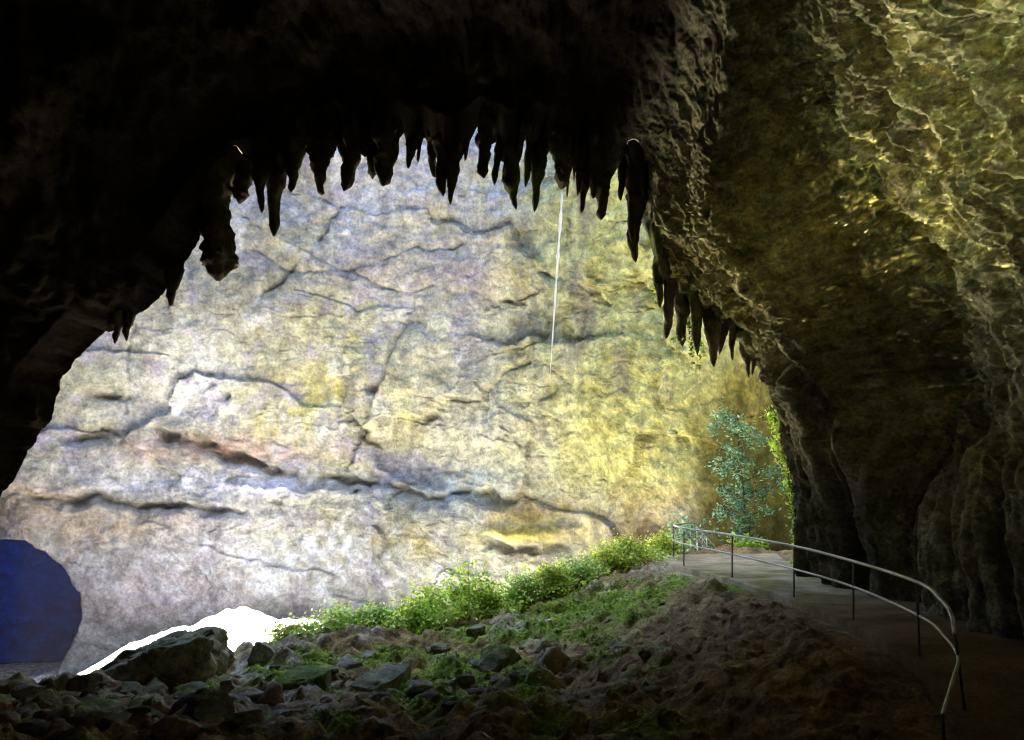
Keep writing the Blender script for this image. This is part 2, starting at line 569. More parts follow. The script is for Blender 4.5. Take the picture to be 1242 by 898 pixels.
def cliff_mesh():
    # dense where the arch shows it
    base = resample(LOOPC, 900)
    tz = np.concatenate([np.linspace(-17, 31, 470), np.linspace(31, RIM_Z, 30)[1:]])
    n, m = len(base), len(tz)
    t = (tz + 17) / (RIM_Z + 17)
    rx, ry = rim_point(base[:, 0], base[:, 1])
    w = (0.12 * t * sstep(14, 34, tz) + 0.88 * t ** 5)[None, :]
    X = base[:, 0][:, None] * (1 - w) + rx[:, None] * w
    Y = base[:, 1][:, None] * (1 - w) + ry[:, None] * w
    Z = np.broadcast_to(tz[None, :], (n, m))
    P = np.stack([X, Y, Z], -1).reshape(-1, 3)
    tang = np.gradient(base, axis=0)
    nr = np.stack([tang[:, 1], -tang[:, 0]], -1)
    nr /= np.linalg.norm(nr, axis=1)[:, None]
    nr = -nr if np.mean(np.sum(nr * (base - np.array([-10, 52])), 1)) < 0 else nr      # outward = into the rock
    N3 = np.repeat(np.concatenate([nr, np.zeros((n, 1))], 1), m, 0)
    px, py = project(P)
    # relief, positive = into the rock
    st = np.stack([P[:, 0] * 0.62, P[:, 1] * 0.62, P[:, 2] * 1.25 + 0.16 * P[:, 0]], -1)
    Wp = warp(st, 0.35, 0.7, 70)
    r = 1.5 * fbm(P * 0.06, 3, seed=71) + 0.45 * fbm(P * 0.19, 4, 0.5, seed=73)
    r = r + 0.5 * facets(warp(st, 0.12, 1.8, 300) * 0.13, 8, 0.9) + 0.10 * (0.3 + 1.4 * sstep(-0.3, 0.5, fbm(P * 0.12, 3, seed=76))) * facets(Wp * 0.36, 9, 0.9) + 0.06 * facets(warp(st, 1.0, 0.35, 310) * 0.95, 10, 0.9)
    r = r + 0.09 * ridged(Wp * 0.7, 5, 0.6, seed=75) + 0.04 * ridged(P * 2.4, 3, 0.6, seed=77)
    # named features
    wpx, wpy = px + 6 * fbm(P * 0.35, 5, 0.6, seed=81), py + 6 * fbm(P * 0.35, 5, 0.6, seed=83)
    brk = np.clip(1.0 + 1.0 * fbm(P * 0.45, 3, seed=84), 0.1, 1.4)

    def crack(pts, wid, dep):
        return 0.6 * dep * brk * np.exp(-1.5 * seg_dist(wpx, wpy, pts) / wid)
    r = r + crack([(404, 250), (378, 292), (345, 332), (316, 362)], 6, 1.6)
    r = r + crack([(486, 392), (472, 424), (456, 462), (432, 520), (415, 568)], 3.5, 0.9)
    slab = poly_sdf(wpx, wpy, [(484, 398), (455, 462), (415, 568), (470, 580), (478, 520), (482, 450)])
    r = r - 0.55 * sstep(0, 10, slab)
    r = r + crack([(300, 300), (360, 330), (430, 322), (500, 300), (560, 296)], 3, 0.6) + crack([(700, 250), (690, 300), (712, 352), (700, 420)], 3, 0.6) + crack([(770, 330), (800, 400), (790, 470), (820, 540)], 3, 0.7)
    r = r + crack([(660, 330), (690, 345), (712, 352), (735, 364)], 3, 0.9)
    r = r + crack([(590, 505), (591, 472), (612, 450), (645, 438)], 4, 0.9)
    r = r + crack([(425, 325), (455, 345), (490, 352), (520, 340)], 4, 0.8)
    r = r + crack([(160, 380), (152, 440), (148, 500)], 4, 0.8)
    for cx, cy, rx_, ry_, d_ in ((446, 470, 6, 9, 2.2), (128, 477, 22, 7, 1.8), (112, 530, 26, 8, 2.0), (268, 482, 4, 7, 1.5), (515, 505, 7, 5, 1.0), (800, 300, 10, 5, 1.0), (115, 605, 30, 5, 1.3), (205, 612, 26, 5, 1.3)):
        r = r + d_ * blob(wpx, wpy, cx, cy, rx_, ry_)

    def ledge(pts, dep, drop):
        # rock hangs over below the line: recess under it, then a shelf that comes forward again
        xs = np.array([p[0] for p in pts], float)
        yv = np.array([p[1] for p in pts], float)
        yl = np.interp(wpx, xs, yv)
        inr = sstep(xs[0] - 15, xs[0] + 15, wpx) * sstep(xs[-1] + 15, xs[-1] - 15, wpx)
        d = wpy - yl
        return inr * dep * brk * (sstep(-2, 3, d) * sstep(drop, 4, d))
    r = r + ledge([(185, 516), (230, 524), (262, 536), (300, 552), (348, 568)], 2.0, 26)
    r = r + ledge([(30, 598), (130, 606), (300, 614)], 0.9, 14)
    r = r + ledge([(390, 578), (470, 586), (520, 600), (580, 590), (640, 606)], 0.9, 20)
    r = r + ledge([(600, 655), (640, 659), (678, 660)], 1.4, 16)
    r = r - 1.6 * sstep(560, 640, wpy) * sstep(700, 560, wpx) * sstep(-20, 40, wpx)      # the foot steps forward
    r = r - 1.1 * blob(wpx, wpy, 640, 646, 42, 9)
    # tunnel in the foot of the cliff
    sd = poly_sdf(px + 3.5 * fbm(P * 0.4, 3, 0.5, seed=85), py + 3.5 * fbm(P * 0.4, 3, 0.5, seed=86), BLUE)
    tun = sstep(0, 9, sd)
    r = r * (1 - 0.5 * tun) + 16 * tun
    # the right return wall keeps a calmer relief near the arch
    front = sstep(34, 44, P[:, 1])
    r = r * (0.25 + 0.75 * front)
    edge = np.repeat(np.minimum(np.arange(n), np.arange(n)[::-1]) / 20.0, m)
    r = r * np.clip(edge, 0, 1)
    topf = np.clip((RIM_Z - P[:, 2]) / 5, 0, 1)
    r = r * topf
    P2 = P + N3 * r[:, None]
    P2[:, 2] += 0.25 * topf * fbm(P * 0.6, 3, seed=87)

    # colours of the stone, with some light and shade painted in
    def c(*v):
        return np.array(v, float)
    col = np.broadcast_to(c(0.335, 0.33, 0.295), P.shape).copy()

    def lay(mask, colour, k=1.0):
        nonlocal col
        a = np.clip(mask * k, 0, 1)[:, None]
        col = col * (1 - a) + colour * a
    nz = lambda s, sd, o=4: fbm(P * s, o, 0.55, seed=sd)
    n1, n2, n3_, n4 = nz(0.16, 91), nz(0.35, 93), nz(0.8, 95), nz(0.25, 97)
    lay(sstep(330, 180, py + 60 * n1) * sstep(720, 600, px), c(0.335, 0.33, 0.36), 0.75)  # lavender cast of skylight on the upper wall, put into the colour
    lay(sstep(0.0, 0.5, n2) * sstep(450, 250, py), c(0.43, 0.40, 0.30), 0.6)
    lay(sstep(560, 760, px + 60 * n1) * sstep(640, 560, py), c(0.385, 0.39, 0.20), 0.8)
    lay(sstep(0.1, 0.45, n2) * sstep(580, 680, px) * sstep(640, 560, py), c(0.285, 0.275, 0.15), 0.7)
    lay(sstep(-0.1, 0.4, n3_) * sstep(560, 680, px), c(0.50, 0.50, 0.33), 0.45)
    lay(blob(px, py, 390, 480, 110, 85) * (0.7 + n2), c(0.42, 0.395, 0.22), 0.8)
    lay(blob(px, py, 225, 450, 60, 60) + blob(px, py, 200, 495, 70, 25), c(0.60, 0.585, 0.56), 0.8)
    lay(sstep(0.15, 0.5, n4) * sstep(560, 350, px), c(0.53, 0.53, 0.55), 0.5)
    lay(sstep(0.1, 0.6, nz(0.3, 99)) * sstep(640, 500, px), c(0.30, 0.285, 0.35), 0.6)
    lay(blob(px, py, 560, 330, 60, 26) + blob(px, py, 430, 318, 50, 25), c(0.26, 0.235, 0.27), 0.6)
    lay(blob(px, py, 130, 640, 160, 26) * (0.8 + n3_), c(0.37, 0.275, 0.15), 0.95)
    lay(blob(px, py, 40, 610, 60, 30), c(0.38, 0.28, 0.16), 0.9)
    lay(blob(px, py, 260, 545, 110, 20) * (0.8 + n3_), c(0.42, 0.31, 0.27), 0.7)
    lay(blob(px, py, 260, 585, 160, 16) * (0.9 + n3_), c(0.56, 0.56, 0.60), 0.85)
    lay(blob(px, py, 200, 720, 150, 55), c(0.44, 0.365, 0.36), 0.8)
    lay(blob(px, py, 350, 680, 190, 50) * (0.6 + 1.5 * n3_), c(0.50, 0.50, 0.53), 0.8)
    lay(blob(px, py, 545, 595, 90, 24) * (0.8 + n3_), c(0.27, 0.315, 0.35), 0.8)
    lay(blob(px, py, 470, 655, 130, 30) * (0.4 + n2), c(0.33, 0.28, 0.14), 0.8)
    lay(blob(px, py, 680, 620, 110, 26) * (0.5 + n2), c(0.25, 0.21, 0.10), 0.9)
    lay(blob(px, py, 640, 646, 44, 9), c(0.37, 0.33, 0.13), 0.9)
    lay(sstep(820, 900, px + 30 * n1) * sstep(420, 470, py), c(0.20, 0.18, 0.075), 0.85)
    lay(sstep(600, 645, py + 20 * n1) * sstep(700, 780, px), c(0.13, 0.115, 0.08), 0.85)
    lay(sstep(800, 890, px + 25 * n1) * sstep(490, 560, py + 20 * n2), c(0.105, 0.105, 0.045), 0.85)  # olive foot of the wall, darkened with the painted shade of its recess
    lay(sstep(520, 610, py) * sstep(420, 250, px), c(0.42, 0.42, 0.46), 0.35)
    sp_ = worley(P * 2.2, 12)
    dots = sstep(0.30, 0.15, sp_[0])
    low = sstep(600, 690, py) * sstep(560, 380, px) * np.clip(0.5 + 1.5 * n2, 0, 1)
    lay(dots * (sp_[2] < 0.35) * low, c(0.56, 0.56, 0.54), 0.8)
    lay(dots * (sp_[2] > 0.6) * low, c(0.15, 0.24, 0.19), 0.8)
    lay(tun, c(0.004, 0.17, 0.62), 1.0)  # blue shade inside the tunnel, painted onto its rock
    col = col * np.clip(1 + 0.22 * fbm(P * 0.09, 4, 0.6, seed=201) + 0.26 * fbm(P * 1.1, 4, 0.65, seed=203), 0.4, 1.6)[:, None]
    stain = sstep(0.25, 0.75, fbm(np.stack([P[:, 0] * 0.3, P[:, 1] * 0.3, P[:, 2] * 0.10], -1), 5, 0.6, seed=205)) * sstep(620, 500, py)
    lay(stain, c(0.20, 0.19, 0.19), 0.55)
    lay(blob(px, py, 335, 700, 22, 45) + blob(px, py, 395, 725, 14, 25) + blob(px, py, 120, 790, 40, 25), c(0.55, 0.55, 0.56), 0.7)  # white streaks painted as sun flecks on the foot
    lum = col.mean(1, keepdims=True)
    col = np.clip(lum + (col - lum) * 1.3, 0.01, 1)
    col = 0.30 * (col / 0.30) ** 1.35 * (np.array([0.385, 0.405, 0.425]) * (1 - 0.30 * (sstep(540, 660, py) * sstep(700, 560, px))[:, None] * np.array([1.12, 1.0, 0.75])))  # lower part darkened in colour to offset light that washes it out
    return raw_mesh("cliff", P2, grid_faces(n, m), M_CLIFF, col)


tag(cliff_mesh(), kind="structure")


def overhang_mesh():
    """rock above the arch, on the daylight side, up to the rim of the shaft"""
    s = np.linspace(0, ARC[-1], 2200)
    B = np.stack([np.interp(s, ARC, LIPS[:, k]) for k in range(3)], -1)
    t = np.linspace(0, 1, 24) ** 1.6
    tt = t[None, :]
    z0 = B[:, 2][:, None]
    Z = z0 + (RIM_Z - z0) * tt
    ta = (Z + 17) / (RIM_Z + 17)
    rx, ry = rim_point(B[:, 0], B[:, 1])
    ends = np.minimum(s, ARC[-1] - s)
    e = (sstep(0, 4, ends) * sstep(3, 9, B[:, 2]))[:, None]
    w_end = 0.12 * ta * sstep(14, 34, Z) + 0.88 * ta ** 5
    w_mid = tt ** 1.3
    w = w_end * (1 - e) + w_mid * e
    w = np.where(tt == 0, 0, w)
    X = B[:, 0][:, None] * (1 - w) + rx[:, None] * w
    Y = B[:, 1][:, None] * (1 - w) + ry[:, None] * w
    P = np.stack([X, Y, Z], -1).reshape(-1, 3)
    f = np.clip(np.minimum(np.broadcast_to(tt, X.shape) * 6, e * np.ones_like(X)).ravel(), 0, 1) * np.clip((RIM_Z - P[:, 2]) / 5, 0, 1)
    od = B[:, [0, 2]] - AX
    od = od / np.linalg.norm(od, axis=1)[:, None]
    back = 1.1 * sstep(0, 0.06, tt) * sstep(0, 2, ends)[:, None]
    P[:, 0] += (od[:, 0][:, None] * back).ravel()
    P[:, 1] += (0.5 * back).ravel() + f * np.abs(1.2 * fbm(P * 0.15, 4, seed=101))
    col = np.array([0.30, 0.28, 0.19]) * (1 + 0.4 * fbm(P * 0.3, 3, seed=103))[:, None]
    return raw_mesh("cliff_overhang", P, grid_faces(len(s), len(t)), M_CLIFF, col)


tag(overhang_mesh(), kind="structure")

# ------------------------------------------------------------------ ground
# path edge (left, railing side) and its inner edge by the wall: (x, y, z)
POSTS = [(817, 672, 33.0), (829.5, 682, 29.0), (888, 696.5, 24.4), (963, 720, 20.6), (1035, 748, 17.3), (1115, 791, 13.7), (1170, 862, 11.6)]
POST_B = np.array([at(*p) for p in POSTS])
PL = np.array([at(803, 673, 34.0), at(812, 683, 30.5), at(880, 701, 24.3), at(955, 725, 20.5), at(1026, 754, 17.1), at(1100, 796, 13.7), at(1138, 850, 11.9), at(1150, 930, 10.2), at(1130, 1080, 8.2)])
PATH_L = resample(catmull(PL, 10), 120)
PATH_R = PATH_L + np.array([2.55, 0, 0.05])
PATH_R[:, 0] = np.interp(PATH_R[:, 1], [8, 12, 17, 20, 24, 28, 34], [8.6, 8.9, 8.9, 8.9, 8.8, 8.6, 9.6])
far_end = [(6.0, 36.5, -2.35), (7.6, 38.5, -2.8)]

ctrl = []


def cpt(px, py, Y):
    ctrl.append(at(px, py, Y))


for p in [(0, 0, -1.62), (-8, 0, -2.2), (8, 0, -2.6), (0, -12, -1.7), (0, 5, -2.6), (-10, 7, -3.5), (-20, 5, -3.5), (-30, 8, -4), (12, -5, -2.4), (-20, -25, -2), (15, -25, -2), (6, 6, -3.0), (-32, -20, -3)]:
    ctrl.append(np.array(p, float))
for p in [(-60, 898, 13.5), (100, 898, 14), (300, 898, 14), (500, 898, 14), (700, 898, 13.6), (850, 898, 13), (1000, 898, 12), (1075, 870, 12.2),
          (-40, 868, 16.5), (100, 860, 17), (250, 855, 18), (400, 835, 19.5), (600, 825, 19), (720, 790, 21), (800, 805, 17.6), (900, 790, 16.6), (1000, 790, 15.2), (1060, 820, 13.4),
          (560, 780, 24), (680, 745, 26.5), (780, 715, 27), (870, 720, 22.5), (930, 745, 19),
          (-100, 850, 18), (0, 842, 19), (140, 826, 20.5), (262, 820, 22.3), (300, 796, 23.2), (340, 780, 24.2), (400, 772, 25.5), (500, 768, 26.2), (600, 745, 28), (700, 706, 30.5), (760, 684, 32), (800, 675, 34)]:
    cpt(*p)
for p in [(-13, 23, -5.2), (-18, 24, -5.5), (-8, 28.5, -5.4), (-4, 30.5, -5.6), (0, 33, -5.0), (3, 35, -4.0), (5, 38, -3.3),
          (-26, 28, -7), (-18, 34, -8.5), (-8, 38, -8.7), (0, 42, -7.0), (6, 44, -4.6), (9, 40, -2.8), (11, 36, -2.4), (12.5, 33, -2.4), (12, 46, -3.2), (15, 42, -2.6), (17, 50, -3.2),
          (-30, 45, -11.3), (-20, 45, -10.2), (-10, 48, -10.0), (-2, 52, -9.2), (5, 55, -6.5),
          (-38, 58, -13.4), (-30, 60, -12.8), (-25.5, 60, -10.1), (-22, 60, -9.5), (-18, 60, -9.6), (-14, 60, -9.8), (-3, 62, -10), (6, 62, -6.5),
          (-44, 68, -14.8), (-52, 80, -15.2), (-36, 68, -14.2), (-30, 70, -13.0), (-26, 69, -10.8), (-22, 67, -9.0), (-18.8, 66, -8.0), (-16.3, 66, -9.0), (-11.5, 66, -9.4), (-4, 68, -11), (5, 66, -8), (15, 62, -4), (20, 30, -2.4), (20, 10, -2.4)]:
    ctrl.append(np.array(p, float))
for k in range(0, 120, 8):
    a, b = PATH_L[k], PATH_R[k]
    ctrl.append(np.array([a[0], a[1], a[2] - 0.16]))
    ctrl.append(np.array([b[0] + 0.3, b[1], b[2] - 0.16]))
ctrl = np.array(ctrl)


def tps(r2):
    return 0.5 * r2 * np.log(r2 + 1e-9)


_n = len(ctrl)
_D2 = ((ctrl[:, None, :2] - ctrl[None, :, :2]) ** 2).sum(-1)
_A = np.zeros((_n + 3, _n + 3))
_A[:_n, :_n] = tps(_D2) + np.eye(_n) * 0.15
_A[:_n, _n] = 1
_A[:_n, _n + 1:] = ctrl[:, :2]
_A[_n, :_n] = 1
_A[_n + 1:, :_n] = ctrl[:, :2].T
_W = np.linalg.solve(_A, np.concatenate([ctrl[:, 2], [0, 0, 0]]))


def base_z(x, y):
    x = np.asarray(x, float).ravel()
    y = np.asarray(y, float).ravel()
    out = np.full(x.shape, _W[_n])
    out += _W[_n + 1] * x + _W[_n + 2] * y
    for k in range(_n):
        out += _W[k] * tps((x - ctrl[k, 0]) ** 2 + (y - ctrl[k, 1]) ** 2)
    return out


def path_dist(x, y):
    """> 0 outside of the path strip"""
    xl = np.interp(y, PATH_L[::-1, 1], PATH_L[::-1, 0])
    xr = np.interp(y, PATH_R[::-1, 1], PATH_R[::-1, 0])
    zl = np.interp(y, PATH_L[::-1, 1], PATH_L[::-1, 2])
    d = np.maximum(xl - x, x - xr)
    d = np.maximum(d, np.maximum(y - 34.0, 8.3 - y))
    return d, zl


def ground_parts(x, y):
    z = base_z(x, y)
    d, zl = path_dist(x, y)
    p = np.stack([x, y, z], -1)
    rub = sstep(4.5, 0.5, x - 0.12 * (y - 14)) * sstep(40, 30, y)            # rubble on the left and middle
    rub = np.clip(rub, 0.12, 1)
    f1, f2, c1 = worley(np.stack([x * 0.8, y * 0.8, z * 0.8], -1) + 0.25 * fbm(p * 0.8, 2, seed=111)[:, None], 21)
    g1, g2, c2 = worley(np.stack([x * 2.0, y * 2.0, z * 2.0], -1) + 0.2 * fbm(p * 2, 2, seed=113)[:, None], 22)
    rock1 = np.clip((f2 - f1) * 1.3, 0, 1) ** 0.6 * (0.25 + 0.75 * c1)
    rock2 = np.clip((g2 - g1) * 1.3, 0, 1) ** 0.6 * (0.2 + 0.8 * c2)
    amp = np.clip(d / 0.9, 0, 1)
    streak = ridged(np.stack([x * 1.0 + y * 0.5, y * 0.5 - x * 0.25, z * 0.3], -1) * 1.1, 4, 0.55, seed=115)
    h = rub * (0.46 * (rock1 - 0.45) + 0.22 * (rock2 - 0.4)) + 0.22 * fbm(p * 0.5, 3, seed=117) + 0.055 * streak + 0.09 * fbm(p * 3.2, 4, 0.6, seed=119) + 0.07 * ridged(p * 1.7, 4, 0.55, seed=116)
    far = sstep(36, 44, y)
    h = h * (1 - far) + far * (0.5 * fbm(p * 0.3, 3, seed=121) + 0.55 * (rock1 - 0.4) + 0.12 * (rock2 - 0.4))
    z = z + h * amp
    under = sstep(0.25, -0.15, d)
    z = z * (1 - under) + (zl - 0.17) * under
    return z, rock1, rock2, c1, c2, rub, f2 - f1


def ground_z(x, y):
    return ground_parts(np.array([float(x)]), np.array([float(y)]))[0][0]


MOSS = [(700, 740, 27, 55, 22), (740, 735, 27, 40, 20), (820, 705, 28, 16, 9), (790, 722, 27, 24, 12), (660, 760, 25, 40, 16), (590, 805, 21, 22, 16), (640, 835, 19, 16, 18),
        (520, 850, 17, 40, 20), (560, 815, 20, 40, 22), (450, 800, 22, 30, 10), (385, 800, 22, 22, 12), (410, 880, 15, 20, 10), (700, 770, 24, 40, 8), (600, 770, 25, 60, 10), (480, 790, 23, 30, 8),
        (240, 832, 20, 25, 5), (330, 812, 21, 30, 10), (900, 712, 23, 30, 6), (660, 880, 15, 25, 15), (780, 880, 14, 60, 12)]


def moss_mask(x, y, z):
    px, py = project(np.stack([x, y, z], -1))
    p = np.stack([x, y, z], -1)
    m = np.zeros(x.shape)
    for cx, cy, _, rx, ry in MOSS:
        m = np.maximum(m, blob(px, py, cx, cy, rx, ry))
    m = m * (0.75 + 1.3 * np.clip(fbm(p * 1.6, 4, 0.6, seed=131) + 0.35, 0, 1))
    m = m + 0.5 * sstep(0.15, 0.6, fbm(p * 0.9, 4, 0.6, seed=133)) * sstep(900, 740, px)
    return np.clip(m, 0, 1) * (y < 36)


def spaced(*segs):
    out = []
    for a, b, s in segs:
        out.append(np.arange(a, b, s))
    return np.concatenate(out)


gx = spaced((-64, -24, 1.2), (-24, -14, 0.25), (-14, 9.2, 0.075), (9.2, 12, 0.3), (12, 27, 1.0))
gy = spaced((-32, 6, 1.2), (6, 10.5, 0.25), (10.5, 31, 0.075), (31, 37, 0.12), (37, 72, 0.35), (72, 92, 1.2))
GX, GY = np.meshgrid(gx, gy, indexing='ij')
x, y = GX.ravel(), GY.ravel()
gz, rock1, rock2, c1, c2, rub, edge = ground_parts(x, y)
P = np.stack([x, y, gz], -1)
soil = np.array([0.27, 0.185, 0.088])
col = np.broadcast_to(soil, P.shape).copy()
col = col * (1 + 0.4 * fbm(P * 0.7, 3, seed=141))[:, None]
rk = (rub * sstep(0.15, 0.5, rock1 + 0.3 * rock2 - 0.2))[:, None]
rcol = np.array([0.31, 0.255, 0.175]) * (0.65 + 0.8 * c1[:, None]) + (c2[:, None] - 0.5) * np.array([0.05, 0.03, 0.03])
col = col * (1 - rk) + rcol * rk
gx_, gy_ = project(P)
pale = (blob(gx_, gy_, 640, 765, 40, 20) + blob(gx_, gy_, 300, 810, 60, 18) + blob(gx_, gy_, 830, 690, 60, 12) + 0.7 * blob(gx_, gy_, 330, 850, 70, 40))[:, None]
pale = np.clip(pale * (0.6 + fbm(P * 2, 3, seed=143))[:, None], 0, 1) * 0.8
col = col * (1 - pale) + np.array([0.45, 0.42, 0.37]) * pale
mm = moss_mask(x, y, gz)[:, None]
mcol = np.array([0.19, 0.30, 0.025]) * (1 + 0.5 * fbm(P * 1.3, 2, seed=145))[:, None]
col = col * (1 - 0.85 * mm) + mcol * 0.85 * mm
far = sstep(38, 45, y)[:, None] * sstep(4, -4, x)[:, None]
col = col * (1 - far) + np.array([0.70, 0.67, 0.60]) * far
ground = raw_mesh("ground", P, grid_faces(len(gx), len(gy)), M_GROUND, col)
tag(ground, kind="structure")

# path: a concrete strip with a kerb-like edge
n = len(PATH_L)
tt = np.linspace(0, 1, 26)
rows = []
for k in range(n):
    a, b = PATH_L[k], PATH_R[k]
    top = a[None, :] * (1 - tt[:, None]) + b[None, :] * tt[:, None]
    edge_pts = np.array([a + (0, 0, -0.35), a + (0.0, 0, -0.02), a + (0.03, 0, 0.0)])
    rows.append(np.vstack([edge_pts, top[1:], b + np.array([0, 0, -0.3])]))
rows = np.array(rows)
P = rows.reshape(-1, 3)
P[:, 2] += 0.015 * fbm(P * 1.2, 3, seed=151)
P[:, 0] += 0.02 * fbm(P * 2.2, 3, seed=152)
col = np.array([0.38, 0.31, 0.195]) * (1 + 0.25 * fbm(P * 0.8, 4, seed=153))[:, None]
mo = (sstep(-0.5, 0.3, fbm(P * 0.7, 3, seed=155)) * sstep(30, 25, P[:, 1]))[:, None]
col = col * (1 - 0.7 * mo) + np.array([0.19, 0.165, 0.04]) * 0.7 * mo
col *= (1 + 0.3 * fbm(P * 2.5, 4, 0.6, seed=157))[:, None]
near_shade = sstep(23, 16, P[:, 1])[:, None]  # browner and darker towards the viewer: the cave's dimness painted on the path
col = col * (1 - 0.7 * near_shade) + np.array([0.17, 0.105, 0.06]) * 0.7 * near_shade
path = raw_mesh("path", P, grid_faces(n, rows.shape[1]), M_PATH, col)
tag(path, kind="structure")

# ------------------------------------------------------------------ railings
def railing():
    root = empty("railing", tuple(POST_B[3]))
    loc = POST_B[3]
    tag(root, "long curved steel handrail along the left edge of the path", "railing")
    top = np.array([at(817, 637, 33.0), at(829.5, 640.5, 29.0), at(888, 649, 24.4), at(963, 662.5, 20.6), at(1035, 681, 17.3), at(1112, 706, 13.7), at(1141, 727, 12.5), at(1154, 746, 11.9), at(1158, 770, 11.6)])
    low = np.array([at(816, 655, 33.0), at(829.5, 660, 29.0), at(888, 672.5, 24.4), at(963, 690.5, 20.6), at(1035, 712, 17.3), at(1115, 747, 13.7), at(1146, 772, 12.3), at(1162, 796, 11.6), at(1158, 818, 11.0), at(1152, 838, 10.7), at(1143, 868, 10.2)])
    V, f = tube(catmull(top, 12), 0.027, 10)
    raw_mesh("top_rail", V - loc, f, M_METAL, parent=root)
    V, f = tube(catmull(low, 12), 0.022, 10)
    raw_mesh("lower_rail", V - loc, f, M_METAL, parent=root)
    tops = np.vstack([top[:6], at(1158, 768, 11.6)[None, :]])
    e0 = at(1143, 868, 10.2)
    V, f = tube(np.array([e0 + (0, 0, 0.02), e0 - (0, 0, 0.7)]), 0.022, 8)
    raw_mesh("post", V - loc, f, M_POST, parent=root)
    for k in range(len(POST_B)):
        V, f = tube(np.array([POST_B[k] - (0, 0, 0.2), POST_B[k], tops[k] - (0, 0, 0.01)]), 0.021 if k else 0.024, 8)
        raw_mesh("post", V - loc, f, M_POST, parent=root)
    return root


railing()


def far_railing(pts, label, hh, posts):
    """pts: list of rail-top points"""
    pts = np.array(pts)
    loc = pts[0] - (0, 0, hh)
    root = empty("stair_railing", tuple(loc))
    tag(root, label, "railing", "stair railings behind the path end")
    V, f = tube(resample(pts, 14), 0.028, 8)
    raw_mesh("top_rail", V - loc, f, M_METAL, parent=root)
    V, f = tube(resample(pts, 14) - (0, 0, hh * 0.48), 0.024, 8)
    raw_mesh("lower_rail", V - loc, f, M_METAL, parent=root)
    R = resample(pts, 60)
    for q in posts:
        b = R[int(q * 59)]
        V, f = tube(np.array([b, b - (0, 0, hh + 0.25)]), 0.026, 8)
        raw_mesh("post", V - loc, f, M_METAL, parent=root)


far_railing([at(818, 637, 33.2), at(830, 635.5, 35.0), at(842, 634, 36.5), at(853, 646, 38), at(870, 666, 39.5)], "nearer steel stair handrail starting at the far end of the path", 1.1, (0.42, 0.72, 0.98))
far_railing([at(845, 637, 37.5), at(858, 652, 39.0), at(876, 672, 40.5)], "short second stair handrail just behind the nearer stair handrail", 1.0, (0.02, 0.45, 0.8))

